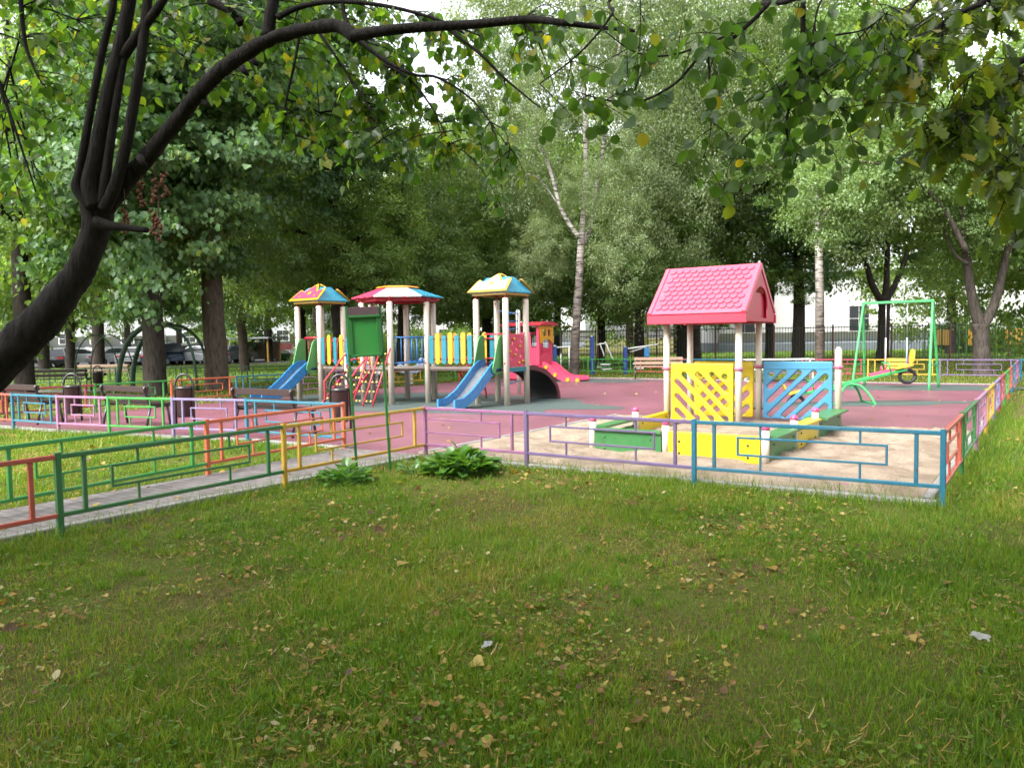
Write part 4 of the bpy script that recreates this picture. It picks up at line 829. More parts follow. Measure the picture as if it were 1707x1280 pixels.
# ------------------------------------------------------------------ buildings beyond
def building(name, x0, x1, y, depth, h, wall, label, wins, plinth=.9):
    r = empty(name, ((x0+x1)/2, y, 0), 0, label, 'building'); L = x1-x0
    mb = MB(); mb.box((0, depth/2, h/2+plinth/2), (L, depth, h-plinth)); mb.build('wall', wall, r)
    mb = MB(); mb.box((0, depth/2, plinth/2-.05), (L+.12, depth+.12, plinth+.1)); mb.build('plinth', 'plinth', r)
    mb = MB(); mb.box((0, depth/2, h+.12), (L+.8, depth+.8, .22)); mb.build('roof', 'wall_grey', r)
    for (wx, wz, ww, wh) in wins:
        x = wx-(x0+x1)/2; mb = MB()
        for s in (-1, 1): mb.bar((x+s*ww/2, -.02, wz-wh/2), (x+s*ww/2, -.02, wz+wh/2), .10, .12)
        for s in (-1, 0, 1): mb.bar((x-ww/2+.055, -.025, wz+s*(wh/2-.04)), (x+ww/2-.055, -.025, wz+s*(wh/2-.04)), .09, .08)
        mb.bar((x, -.03, wz-wh/2+.1), (x, -.03, wz+wh/2-.1), .06, .07); wd = mb.build('window', 'white_paint', r)
        mb = MB(); mb.box((x, -.012, wz), (ww, .02, wh)); mb.build('pane', 'window_glass', wd)
        mb = MB()
        for k in range(1, 8): q_ = x-ww/2+ww*k/8; mb.bar((q_, -.11, wz-wh/2+.05), (q_, -.11, wz+wh/2-.05), .035)
        mb.build('window_bars', 'fence_dark', wd)
building('school_building', 19.0, 52.0, 72.0, 12, 7.2, 'wall_white', 'white rendered school building with barred windows behind the tall fence', [(31.7+10.4*k, 2.95, 1.9, 2.4) for k in (-1, 0, 1)] )
building('apartment_block', -75, -28, 112.0, 14, 17, 'wall_grey', 'pale grey apartment block far behind the parked cars', [(-72+4.4*k, z, 1.8, 1.6) for k in range(10) for z in (2.6, 5.6)])
building('apartment_block', -26, 12, 128.0, 14, 22, 'wall_white', 'tall pale apartment block far behind the trees in the middle', [(-24+4.4*k, z, 1.8, 1.6) for k in range(8) for z in (2.6, 5.6)])
# small kindergarten play house far left
r = empty('far_playhouse', gx(474, 70), .1, 'small play house with a red and white roof among the far left trees', 'play house')
for x in (-1.6, 1.6):
    for y in (-1, 1): mb = MB(); mb.bar((x, y, 0), (x, y, 1.5), .14); mb.build('post', 'bar_yellow', r)
mb = MB(); mb.box((0, 0, .55), (3.0, 1.8, 1.0)); mb.build('wall', 'board_green', r)
mb = MB(); mb.sweep([(-1.25, 0), (0, .95), (1.25, 0)], [(-1.9, 0, 1.55), (1.9, 0, 1.55)], (0, 0, 1)); mb.build('roof', 'house_red_glare', r); r.scale = (.42, .42, .62)
r = empty('far_playhouse', gx(425, 66), -.2, 'low brown shelter with yellow posts far left behind the slender trunk', 'play house')
for x in (-1.8, 1.8):
    for y in (-1, 1): mb = MB(); mb.bar((x, y, 0), (x, y, 1.9), .14); mb.build('post', 'board_ochre', r)
mb = MB(); mb.box((0, 1.1, .95), (3.5, .1, 1.5)); mb.build('wall', 'bench_tan', r); mb = MB(); mb.box((0, 0, 2.0), (4.2, 2.8, .14)); mb.build('roof', 'wall_grey', r)
# ------------------------------------------------------------------ parked cars
def car(px, Y, rz, colr, label, tall=0):
    p = gx(px, Y); r = empty('parked_car', (p.x, p.y, .02), rz, label, 'car', 'cars parked beyond the left trees')
    H_ = 1.45+tall; side = [(-2.15, .32), (-2.2, .62), (-2.1, .86), (-1.55, .92), (-.95, H_-.06), (-.2, H_), (.55, H_-.06), (1.15, .95), (1.95, .84), (2.18, .62), (2.15, .32)]
    if tall: side = [(-2.1, .32), (-2.15, .8), (-2.0, .98), (-1.8, H_-.08), (-.3, H_), (.5, H_-.05), (1.15, 1.02), (2.0, .9), (2.15, .62), (2.12, .32)]
    n = len(side); vs = []; ins = [(.86 if z < .97 else .62) for _, z in side]
    for s in (-1, 1): vs += [(x, s*w_, z) for (x, z), w_ in zip(side, ins)]
    mb = MB(); mb.add(vs, [(i, (i+1) % n, n+(i+1) % n, n+i) for i in range(n)]+[tuple(range(n-1, -1, -1)), tuple(range(n, 2*n))]); mb.build('body', 'car_'+colr, r)
    g = [(x*.93+.0, z) for x, z in side if z > .9]
    for s in (-1, 1):
        k = len(g); zs = [max(.98, z-.09) for _, z in g]; mb = MB()
        pts = [(x*.9, s*(.62+.24*(H_-z)/(H_-.92))*1.0+s*.012, z) for (x, _), z in zip(g, zs)]; mb.add(pts, [tuple(range(k)) if s < 0 else tuple(range(k-1, -1, -1))]); mb.build('side_window', 'window_glass', r)
    for i0 in ([j for j in range(n-1) if side[j][1] < 1.03 and side[j+1][1] > 1.2] + [j for j in range(n-1) if side[j][1] > 1.2 and side[j+1][1] < 1.03]):
        (xa, za), (xb, zb_) = side[i0], side[i0+1]; sg = -1 if xa < 0 else 1; f0, f1 = .12, .88; mb = MB()
        q0 = (xa+(xb-xa)*f0+sg*.015, za+(zb_-za)*f0+.012); q1 = (xa+(xb-xa)*f1+sg*.015, za+(zb_-za)*f1+.012); w0 = .72 if za < zb_ else .56; w1 = .56 if za < zb_ else .72
        mb.add([(q0[0], -w0, q0[1]), (q0[0], w0, q0[1]), (q1[0], w1, q1[1]), (q1[0], -w1, q1[1])], [(0, 1, 2, 3)]); mb.build('windscreen', 'window_glass', r)
    for x in (-1.35, 1.35):
        for s in (-1, 1):
            mb = MB(); mb.tube([(x, s*.68, .32), (x, s*.88, .32)], .32, 18, False); wl = mb.build('wheel', 'black_rubber', r); mb = MB(); mb.tube([(x, s*.885, .32), (x, s*.90, .32)], .2, 14, False); mb.build('rim', 'steel', wl)
    for s in (-1, 1):
        mb = MB(); mb.box((-2.16, s*.62, .74), (.08, .36, .14)); mb.build('tail_light', 'tail_light', r); mb = MB(); mb.box((2.08, s*.6, .70), (.10, .36, .12)); mb.build('headlight', 'white_paint', r)
for a in [(62, 60, 1.2, 'black', 'black car parked farthest left behind the leaning trunk'), (97, 58, 1.9, 'black', 'black car with red tail light left of the white sedan'), (133, 60, .5, 'white', 'white sedan parked beyond the black bench on the far left'),
          (158, 64, 2.5, 'white', 'white car nose showing between two left trunks'), (194, 61, .9, 'silver', 'silver car with red tail light behind the far bin'), (228, 62, 1.7, 'white', 'white car partly behind the maple trunk'),
          (284, 60, 1.3, 'blue', 'blue grey van just right of the maple trunk', .25), (300, 62, 1.5, 'white', 'white car with red light right of the blue grey van', .1), (315, 64, 1.4, 'white', 'white hatchback in the middle of the right hand car row', .15),
          (334, 61, 2.8, 'silver', 'silver sedan left of the thickest dark trunk'), (348, 66, 1.2, 'darkred', 'dark red car right behind the thickest dark trunk'), (388, 63, 1.2, 'grey', 'dark grey car between the thick trunk and the slender trunk'), (448, 70, 1.3, 'grey', 'dark car far left beside the small play house')]: car(*a)
# ------------------------------------------------------------------ trees
def crown_mesh(name, tpl, rx, rz, ncl, per, leaf, flat=.42, clr=.95, droop=.6, mat='leaf_maple', low=0.0, shell=.42):
    C = []
    while len(C) < ncl:
        d = rdir(1)[0]; rr = RNG.random()**shell; p = d*rr
        if p[2] < -.55 and abs(p[0])+abs(p[1]) > .9: continue
        C.append(p*np.array([rx, rx, rz]))
    C = np.array(C); R = clr*(.6+.8*RNG.random(ncl))
    idx = np.repeat(np.arange(ncl), per); n = len(idx); g = RNG.normal(size=(n, 3))*.5; g[:, 2] *= flat
    pos = C[idx] + g*R[idx][:, None]; out = C[idx]/np.linalg.norm(C[idx]+1e-6, axis=1)[:, None]
    pos[:, 2] -= .35*droop*(g[:, 0]**2+g[:, 1]**2)*R[idx]
    nr = rdir(n)*.75 + np.array([0, 0, 1.0]) + out*.35
    ax = out*.5 + rdir(n)*.8 + np.array([0, 0, -droop])
    me = leaves_mesh(name, tpl, pos, ax, nr/np.linalg.norm(nr, axis=1)[:, None], leaf*(.65+.7*RNG.random(n)), np.clip(RNG.random(n)*.75+RNG.random(ncl)[idx]*.25, 0, 1))
    me.materials.append(M[mat]); return me, C
CR_ = dict(maple=crown_mesh('maple_crown', 'maple', 3.6, 4.3, 84, 150, .155, .36, .78, .7, 'leaf_maple'),
           maple2=crown_mesh('maple_crown', 'maple', 3.9, 3.6, 80, 150, .155, .34, .8, .7, 'leaf_maple'),
           linden=crown_mesh('linden_crown', 'rhomb', 3.4, 4.6, 95, 110, .165, .5, .74, .6, 'leaf_linden'),
           linden2=crown_mesh('linden_crown', 'rhomb', 3.8, 3.9, 90, 110, .175, .48, .78, .5, 'leaf_linden'),
           birch=crown_mesh('birch_crown', 'rhomb', 3.1, 5.2, 100, 130, .125, .9, .66, 1.2, 'leaf_birch'),
           ash=crown_mesh('ash_crown', 'rhomb', 3.6, 2.7, 80, 130, .155, .5, .8, .7, 'leaf_ash'),
           bush=crown_mesh('bush_crown', 'rhomb', 1.8, 1.3, 40, 220, .11, .55, .6, .4, 'leaf_linden'))
def tree(name, label, base, r0, trunk, limbs, crowns, bark, group=None, cat='tree'):
    """trunk and limbs: lists of (dx, dy, z, radius) from the foot; crowns: (dx, dy, z, scale, kind)"""
    t = empty(name, (base[0], base[1], 0), 0, label, cat, group)
    tr = None
    for i, pl in enumerate([trunk]+limbs):
        a, rr = catmull([p[:3] for p in pl], [p[3] for p in pl], 5)
        a = [p+Vector((random.uniform(-1, 1), random.uniform(-1, 1), 0))*r*.08 for p, r in zip(a, rr)]
        mb = MB(); mb.tube(a, rr, 10)
        if tr is None: tr = mb.build('trunk', bark, t)
        else: mb.build('limb', bark, tr)
    for (dx, dy, z, s, k) in crowns:
        o = link('crown', CR_[k][0], None, t, (dx, dy, z)); o.scale = (s, s, s*random.uniform(.92, 1.08)); o.rotation_euler = (0, 0, random.uniform(0, 6.28))
    return t
def rtrunk(h, r, lean=(0, 0)):
    return [(0, 0, -.1, r*1.45), (lean[0]*.02, lean[1]*.02, .35, r*1.08), (lean[0]*.2+random.uniform(-.1, .1), lean[1]*.2, h*.25, r*.92), (lean[0]*.5+random.uniform(-.2, .2), lean[1]*.5, h*.55, r*.66), (lean[0], lean[1], h, r*.16)]
def rlimbs(h, r, z0, n, spread=2.6, up=2.0):
    out = []
    for i in range(n):
        a = random.uniform(0, 6.28); z = z0+(h*.75-z0)*random.random(); k = random.uniform(.6, 1.1)
        out.append([(0, 0, z, r*.42), (math.cos(a)*spread*.4*k, math.sin(a)*spread*.4*k, z+up*.3, r*.3), (math.cos(a)*spread*k, math.sin(a)*spread*k, z+up*k, r*.08)])
    return out
def gtree(name, label, px, Y, h, r, kinds, zc, s, bark='bark_dark', lean=(0, 0), group=None, spread=1.6, n=3, limbs=5, z0=None, low=()):
    b = gx(px, Y); cr_ = []
    for i in range(n):
        a = random.uniform(0, 6.28); cr_.append((lean[0]*.6+spread*math.cos(a+2.1*i), lean[1]*.6+spread*math.sin(a+2.1*i), zc[0]+(zc[1]-zc[0])*i/max(1, n-1), s*random.uniform(.88, 1.12), kinds[i % len(kinds)]))
    cr_ += list(low)
    return tree(name, label, (b.x, b.y), r, rtrunk(h, r, lean), rlimbs(h, r, z0 or zc[0]-2.5, limbs)+[[(0, 0, z-.6, r*.3), (dx*.6, dy*.6, z+.3, r*.2), (dx, dy, z+.2, r*.05)] for dx, dy, z, s_, k_ in low], cr_, bark, group)
MP = ['maple', 'maple2']; LN = ['linden', 'linden2']
gtree('maple_tree', 'dark maple with a stout trunk behind the bright green panel', 258, 24.5, 13, .33, MP, (7.0, 12), 1.05, spread=1.9, n=4, lean=(.3, 0))
gtree('maple_tree', 'maple with the thickest dark trunk behind the orange panel', 362, 27.5, 15, .38, MP, (7.6, 13.5), 1.1, 'bark_brown', spread=1.8, n=4)
gtree('linden_tree', 'slender pale trunked tree right of the thickest trunk', 408, 44, 15, .26, LN, (7.0, 13), 1.0, 'bark_brown', n=3, low=[(-1.5, -3.0, 4.8, .6, 'linden'), (1.5, -3.0, 4.6, .6, 'ash'), (3.4, -3.0, 5.2, .6, 'linden')])
gtree('linden_tree', 'leafy tree at the far left edge behind the leaning trunk', 40, 24, 12, .28, LN, (4.6, 10), 1.05, n=4, spread=2.2)
gtree('linden_tree', 'leafy tree between the leaning trunk and the stout maple', 165, 40, 14, .3, ['linden', 'maple2'], (8.2, 13), 1.15, n=4, spread=2.2)
gtree('maple_tree', 'thin dark trunked maple beside the white sedan', 118, 50, 14, .28, MP, (8.4, 13), 1.15, n=3)
gtree('maple_tree', 'dark maple behind the black car on the left', 74, 46, 14, .3, MP, (8.2, 13), 1.2, n=3)
gtree('maple_tree', 'maple just behind the left blue slide', 505, 36, 13, .25, ['linden', 'maple'], (7.2, 12), .95, n=3, spread=1.7, low=[(-1.5, -3.0, 5.2, .62, 'ash'), (1.6, -3.4, 5.6, .55, 'linden')])
gtree('maple_tree', 'dark double trunked maple behind the notice board', 572, 33, 14, .36, ['linden2', 'maple'], (7.4, 13), .95, n=3, spread=1.8, low=[(-1.8, -2.6, 5.6, .6, 'ash'), (1.9, -2.8, 5.4, .6, 'linden')])
gtree('linden_tree', 'linden behind the six sided roof', 668, 38, 11, .3, ['ash', 'linden'], (6.4, 10.0), .95, n=3, spread=1.8, lean=(.6, 0), low=[(-1.6, -3.4, 4.3, .62, 'ash'), (1.9, -3.8, 4.6, .6, 'ash'), (.2, -4.2, 5.8, .6, 'linden')])
gtree('linden_tree', 'leaning linden right of the six sided roof', 712, 45, 12, .3, ['ash', 'linden'], (6.6, 10.5), 1.0, n=3, lean=(1.6, 0), low=[(-.5, -4.5, 4.6, .6, 'linden'), (2.0, -4.2, 4.2, .6, 'ash'), (3.4, -4.0, 5.4, .6, 'linden')])
gtree('linden_tree', 'linden behind the right tower roof', 815, 43, 13, .28, ['ash', 'linden'], (6.2, 10.5), 1.05, n=4, spread=2.2, low=[(-1.5, -4.4, 4.6, .62, 'ash'), (1.6, -4.6, 4.4, .6, 'ash'), (3.0, -4.2, 6.0, .55, 'birch')])
gtree('maple_tree', 'dark maple between the right tower and the birch', 880, 47, 14, .28, ['linden2', 'maple'], (6.6, 11.5), 1.1, n=3, low=[(-1.0, -5.0, 4.5, .6, 'linden'), (1.3, -5.2, 5.0, .55, 'ash')])
# the white birch with three stems
def rel(pts, Y, b): return [tuple(at(px, py, Y)-Vector((b.x, b.y, 0)))+(r,) for px, py, r in pts]
b = gx(956, 31.0); Yb = 31.0
st0 = rel([(957, 640, 0.277), (957, 622, 0.198), (961, 540, 0.168), (967, 440, 0.155), (969, 400, 0.149)], Yb, b)
tree('birch_tree', 'white birch with three spotted stems in the middle background', (b.x, b.y), .3, st0,
     [rel([(969, 404, 0.132), (973, 360, 0.119), (977, 300, 0.109), (976, 230, 0.099), (974, 150, 0.079), (968, 60, 0.066), (962, -60, 0.040)], Yb, b),
      rel([(974, 408, 0.106), (986, 370, 0.099), (995, 310, 0.089), (1005, 250, 0.076), (1014, 180, 0.059), (1030, 90, 0.046), (1050, -20, 0.026)], Yb+.5, b),
      rel([(965, 395, 0.099), (950, 375, 0.086), (934, 345, 0.079), (922, 300, 0.069), (907, 255, 0.059), (898, 235, 0.046), (894, 190, 0.033)], Yb-.4, b),
      rel([(1014, 180, 0.033), (1030, 220, 0.026), (1070, 205, 0.020), (1095, 222, 0.010)], Yb, b), rel([(976, 240, 0.033), (1010, 228, 0.023), (1060, 200, 0.013)], Yb, b), rel([(930, 340, 0.033), (900, 300, 0.023), (880, 290, 0.013)], Yb, b)],
     [(-1.9, 3.5, 9.5, .8, 'birch'), (2.6, 3.0, 12.0, .95, 'birch'), (-.4, 3.2, 15.0, 1.0, 'birch'), (4.3, 2.5, 8.6, .75, 'birch'), (-3.0, 1.6, 13.0, .7, 'birch'), (1.8, 3.0, 18.5, 1.0, 'birch'), (-2.6, 3.5, 18.0, .8, 'birch'), (5.0, 4.0, 16.0, .9, 'birch'), (.6, -1.5, 12.5, .55, 'birch'), (-1.6, -1.3, 9.8, .4, 'birch'), (1.9, -1.2, 8.4, .42, 'birch'), (1.7, -1.6, 5.3, .42, 'birch'), (-1.3, -1.4, 4.9, .34, 'birch'), (.3, -1.6, 7.0, .3, 'birch')], 'bark_birch')
gtree('birch_tree', 'thin pale birch rising behind the pink roof', 1163, 43, 21, .2, ['birch'], (7.2, 20), 1.05, 'bark_birch', n=7, spread=1.9, limbs=6)
gtree('maple_tree', 'small forked maple behind the tall blue exercise machine', 1003, 45, 10, .24, ['linden2', 'birch', 'linden'], (5.6, 9.5), .85, n=3, low=[(-.9, -3.6, 4.6, .5, 'ash'), (1.2, -3.8, 4.9, .55, 'birch')])
gtree('linden_tree', 'dark trunked linden above the tan bench', 1066, 40, 12, .25, ['ash', 'birch', 'linden'], (5.4, 10), .92, n=4, spread=1.8, low=[(-1.0, -3.4, 4.6, .55, 'ash'), (1.6, -3.4, 4.4, .5, 'ash')])
gtree('linden_tree', 'linden behind the left post of the pink roofed house', 1139, 42, 16, .3, ['linden', 'ash', 'birch'], (5.8, 17), .95, n=5)
gtree('maple_tree', 'dark maple right behind the pink roof', 1283, 44, 13, .24, ['linden2', 'maple'], (8.2, 17.5), 1.0, n=4, low=[(-1.5, -2.0, 5.4, .5, 'linden'), (1.0, -2.2, 5.0, .42, 'linden')])
gtree('maple_tree', 'dark trunk maple left of the pale birch trunk', 1331, 42.5, 13, .32, ['maple', 'linden'], (8.0, 12), .95, n=3)
gtree('birch_tree', 'pale birch trunk standing left of the swing', 1367, 34, 17, .19, ['birch', 'linden'], (8.5, 17), .85, 'bark_birch', n=5, lean=(-.2, 0))
b = gx(1473, 42); Yb = 42
tree('maple_tree', 'dark forked tree seen through the swing frame', (b.x, b.y), .3, rel([(1471, 610, .42), (1472, 580, .30), (1474, 520, .29), (1474, 495, .30)], Yb, b),
     [rel([(1472, 505, .2), (1456, 480, .17), (1448, 455, .15), (1440, 420, .12), (1425, 340, .08)], Yb, b), rel([(1475, 500, .2), (1478, 470, .16), (1479, 430, .14), (1484, 330, .1)], Yb, b), rel([(1477, 500, .2), (1490, 478, .16), (1504, 445, .13), (1525, 380, .1), (1550, 300, .05)], Yb, b)],
     [(-2.6, .8, 9.6, .95, 'maple2'), (2.6, 1, 9.8, .95, 'maple'), (0, 0, 13, 1.05, 'maple'), (-1.5, 1, 17.5, 1.0, 'linden2'), (-4.2, .5, 6.4, .52, 'maple2'), (4.4, .5, 6.2, .62, 'maple2'), (-1.0, 2, 8.2, .6, 'linden'), (1.0, 6, 7.4, .8, 'linden2')], 'bark_dark')
b = gx(1637, 28); Yb = 28
tree('ash_tree', 'big forked tree on the right with pale arching branches', (b.x, b.y), .3, rel([(1638, 640, .5), (1637, 615, .31), (1636, 570, .26), (1634, 540, .28)], Yb, b),
     [rel([(1634, 545, .2), (1622, 505, .17), (1614, 450, .15), (1606, 380, .13), (1618, 300, .10), (1625, 220, .07)], Yb, b), rel([(1638, 545, .19), (1660, 500, .15), (1675, 440, .13), (1690, 370, .11), (1710, 300, .07)], Yb, b),
      rel([(1608, 395, .1), (1600, 330, .09), (1575, 300, .07), (1530, 310, .05), (1480, 340, .03), (1440, 375, .015)], Yb-1, b), rel([(1612, 420, .1), (1570, 345, .07), (1510, 290, .05), (1440, 270, .03), (1390, 290, .015)], Yb-1.5, b), rel([(1614, 440, .07), (1590, 420, .05), (1560, 350, .03), (1520, 340, .015)], Yb-.5, b)],
     [(-1.6, -.4, 6.9, .62, 'ash'), (-3.9, -1.0, 7.2, .72, 'ash'), (-5.6, -.6, 6.2, .55, 'ash'), (-3.4, -.2, 9.0, .8, 'ash'), (.8, .5, 9.5, .95, 'ash'), (3.6, .5, 7.5, .9, 'linden2'), (-.5, -.5, 5.6, .42, 'ash'), (3.4, 0, 4.9, .5, 'linden'), (-1.2, 1.0, 4.9, .4, 'linden')], 'bark_mid')
gtree('linden_tree', 'leafy linden at the far right edge', 1800, 31, 13, .3, LN, (5.2, 11), 1.0, n=4, spread=2.0)
gtree('linden_tree', 'linden rising behind the ochre play boards', 1585, 55, 15, .3, ['linden2', 'ash'], (5.5, 13), 1.15, n=4, spread=2.2)
far = [(-120, 52), (-20, 74), (215, 84), (300, 90), (450, 66), (530, 62), (600, 66), (790, 70), (860, 64), (930, 70), (1050, 66), (1130, 68), (1680, 84), (1790, 60)]
for i, (px, Y) in enumerate(far):
    k = [MP, LN, ['linden', 'ash'], ['maple', 'linden2']][i % 4]
    gtree('backdrop_tree', 'leafy tree in the distant green backdrop behind the playground trees', px, Y, 17, .32, k, (8.2 if Y > 72 else 7.0, 15.5), 1.35, n=3, spread=2.8, group='trees of the distant backdrop', limbs=3)
for i, (px, Y, z, s) in enumerate([(530, 52, 1.0, 1.1), (600, 56, 1.1, 1.2), (690, 54, 1.0, 1.2), (770, 58, 1.1, 1.2), (840, 60, 1.0, 1.0), (640, 70, 1.3, 1.6), (380, 84, 1.4, 1.7), (1600, 58, 1.1, 1.1), (1660, 60, 1.2, 1.2), (1750, 56, 1.2, 1.4)]):
    b = gx(px, Y); tree('bush', 'rounded green bush under the distant trees', (b.x, b.y), .05, [(0, 0, -.1, .06), (0, 0, .5, .05), (.1, 0, 1.2, .02)], [], [(0, 0, z, s, 'bush')], 'bark_dark', 'bushes under the distant trees', 'bush')
for i, (x, y, s) in enumerate([(-13, -5, 1.1), (-1, -11, 1.2), (6, -10, 1.1), (12, -6, 1.1), (-9, -14, 1.2)]):  # unseen trees added to block the sky behind the viewer
    k = LN if i % 2 else ['linden2', 'maple']
    tree('sky_block_tree', 'leafy park tree added unseen behind the viewer to block sky light', (x, y), .3, rtrunk(13, .3), rlimbs(13, .3, 3, 3), [(0, 0, 4.6*s, s, k[0]), (.8, .5, 9.2*s, s, k[1])], 'bark_dark', 'unseen trees added behind the viewer to block sky light')
# ------------------------------------------------------------------ the near trees whose branches hang into view
class Near:
    def __init__(s): s.tw = MB(); s.pos = []; s.ax = []; s.nr = []; s.sz = []; s.sk = []
    def skel(s, pts, rad, mb=None, sub=6, n=12):
        a, r = catmull(pts, rad, sub); (mb or s.tw).tube(a, r, n); s.sk += [(p, q) for p, q in zip(a, r)]
    def twig(s, a, b_, r, nl, size, t0=.3, sag=.12, sjit=.35):
        L = (b_-a).length; m = (a+b_)/2+Vector((random.uniform(-.1, .1)*L, random.uniform(-.1, .1)*L, sag*L))
        pts, rr = catmull([a, m, b_], [r, r*.6, r*.25], 5); s.tw.tube(pts, rr, 5, True, False)
        for i in range(nl):
            t = t0+(1-t0)*(i+random.random()*.6)/nl; k = min(len(pts)-2, int(t*(len(pts)-1))); p = pts[k].lerp(pts[k+1], t*(len(pts)-1)-k)
            d = Vector(rdir(1)[0]); ax = d*.75+Vector((0, 0, -.75)); off = ax.normalized()*size*.35
            s.tw.tube([p, p+off], r*.22, 3, False, False)
            s.pos.append(p+off); s.ax.append(ax); q_ = Vector(rdir(1)[0])*.7+Vector((0, -.35, .75)); s.nr.append(q_.normalized()); s.sz.append(size*random.uniform(1-sjit, 1+sjit*.6))
    def cluster(s, px, py, rx, ry, Y, n, size, dy=.7, per=9, sag=.12, r=.005):
        for i in range(max(1, n//per)):
            a_ = random.uniform(0, 6.28); q_ = math.sqrt(random.random()); e = at(px+rx*q_*math.cos(a_), py+ry*q_*math.sin(a_), Y+random.uniform(-dy, dy))
            c_ = sorted(s.sk, key=lambda k: (k[0]-e).length+ (0.25 if k[1] > .08 else 0))[:6]; p0 = random.choice(c_)[0]
            if (p0-e).length < .25: e = e+Vector((random.uniform(-.3, .3), random.uniform(-.3, .3), -.25))
            if (p0-e).length > .9:
                mid = e.lerp(p0, .55/(p0-e).length*1.0)
                s.tw.tube([p0, (p0+mid)/2+Vector((0, 0, .05*(p0-mid).length)), mid], [r*1.7, r*1.4, r], 5, True, False); s.sk.append((mid, r)); p0 = mid
            s.twig(p0, e, r, per, size, .15, sag)
    def finish(s, root, tpl, mat, bark, tr):
        s.tw.build('twigs', bark, tr)
        me = leaves_mesh('foliage', tpl, np.array([tuple(p) for p in s.pos]), np.array([tuple(p) for p in s.ax]), np.array([tuple(p) for p in s.nr]), np.array(s.sz)); link('foliage', me, mat, root)
Y0 = 5.6
nr_ = empty('leaning_tree', (0, 0, 0), 0, 'dark leaning tree in the left foreground whose main branch arches over the picture', 'tree'); A = Near()
foot = at(-255, 950, Y0); foot.z = -.1
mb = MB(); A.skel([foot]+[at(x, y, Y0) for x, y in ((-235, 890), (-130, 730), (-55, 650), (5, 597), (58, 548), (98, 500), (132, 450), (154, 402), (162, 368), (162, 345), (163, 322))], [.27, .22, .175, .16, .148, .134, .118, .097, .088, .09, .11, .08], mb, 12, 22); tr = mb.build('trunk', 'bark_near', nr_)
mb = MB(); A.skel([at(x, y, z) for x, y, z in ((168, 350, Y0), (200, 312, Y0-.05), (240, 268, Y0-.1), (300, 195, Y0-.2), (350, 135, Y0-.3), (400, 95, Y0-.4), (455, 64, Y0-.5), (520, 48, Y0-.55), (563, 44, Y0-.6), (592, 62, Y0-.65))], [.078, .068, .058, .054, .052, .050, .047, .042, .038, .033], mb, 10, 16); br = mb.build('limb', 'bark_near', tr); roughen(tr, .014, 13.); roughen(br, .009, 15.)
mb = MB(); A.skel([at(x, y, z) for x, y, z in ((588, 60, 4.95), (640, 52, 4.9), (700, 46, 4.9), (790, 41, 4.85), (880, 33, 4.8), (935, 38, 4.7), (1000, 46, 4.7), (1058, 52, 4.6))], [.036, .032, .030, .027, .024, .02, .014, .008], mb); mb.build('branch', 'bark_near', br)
for pts, r_ in (([(150, 345), (128, 315), (134, 280), (152, 180), (172, 80), (190, 0), (205, -140)], [.03, .036, .03, .026, .025, .024, .015]), ([(158, 345), (150, 310), (160, 260), (178, 170), (200, 80), (216, 0), (240, -160)], [.055, .06, .055, .05, .046, .044, .03]),
                ([(168, 345), (176, 300), (184, 240), (196, 160), (210, 80)], [.03, .034, .03, .026, .022]), ([(172, 350), (190, 315), (206, 260), (222, 180), (236, 90), (246, 0), (262, -150)], [.04, .042, .038, .035, .033, .031, .02]),
                ([(205, 95), (236, 50), (272, 0), (320, -90)], [.035, .032, .028, .015]), ([(160, 372), (190, 378), (212, 380), (246, 384)], [.05, .03, .022, .02]), ([(446, 62), (452, 20), (460, -20), (480, -120)], [.045, .04, .038, .02]),
                ([(462, 30), (500, 12), (560, 3), (640, 10), (720, 30), (800, 60)], [.022, .018, .016, .013, .010, .004]), ([(592, 62), (640, 100), (690, 125), (730, 130), (790, 170), (850, 250)], [.016, .013, .010, .008, .006, .003]),
                ([(640, 108), (680, 130), (720, 180), (750, 240)], [.009, .008, .006, .003]), ([(592, 62), (575, 30), (570, -10)], [.02, .016, .01]), ([(500, 55), (490, 110), (475, 180), (470, 240)], [.011, .009, .007, .003]), ([(530, 52), (570, 110), (610, 170), (640, 230)], [.010, .008, .006, .003]),
                ([(350, 2), (385, 20), (402, 40)], [.03, .024, .03]), ([(740, 44), (800, 90), (840, 130), (900, 180)], [.012, .01, .008, .004]), ([(870, 34), (893, 60), (905, 90)], [.01, .008, .004]), ([(30, -60), (40, 60), (55, 110), (70, 140)], [.02, .014, .009, .004]), ([(-60, -40), (-10, 120), (20, 200), (60, 320)], [.018, .015, .010, .005])):
    mb = MB(); A.skel([at(x, y, Y0-.15-.0007*max(0, x-160)) for x, y in pts], r_, mb, 5, 8); mb.build('branch', 'bark_near', tr)
for x, y in ((233, 262), (402, 112), (338, 165), (418, 96)): mb = MB(); p = at(x, y, Y0-.25); mb.tube([p, p+Vector((.03, -.03, -.04)), p+Vector((.055, -.03, -.065))], [.026, .02, .011], 8); mb.build('branch_stub', 'bark_near', br)
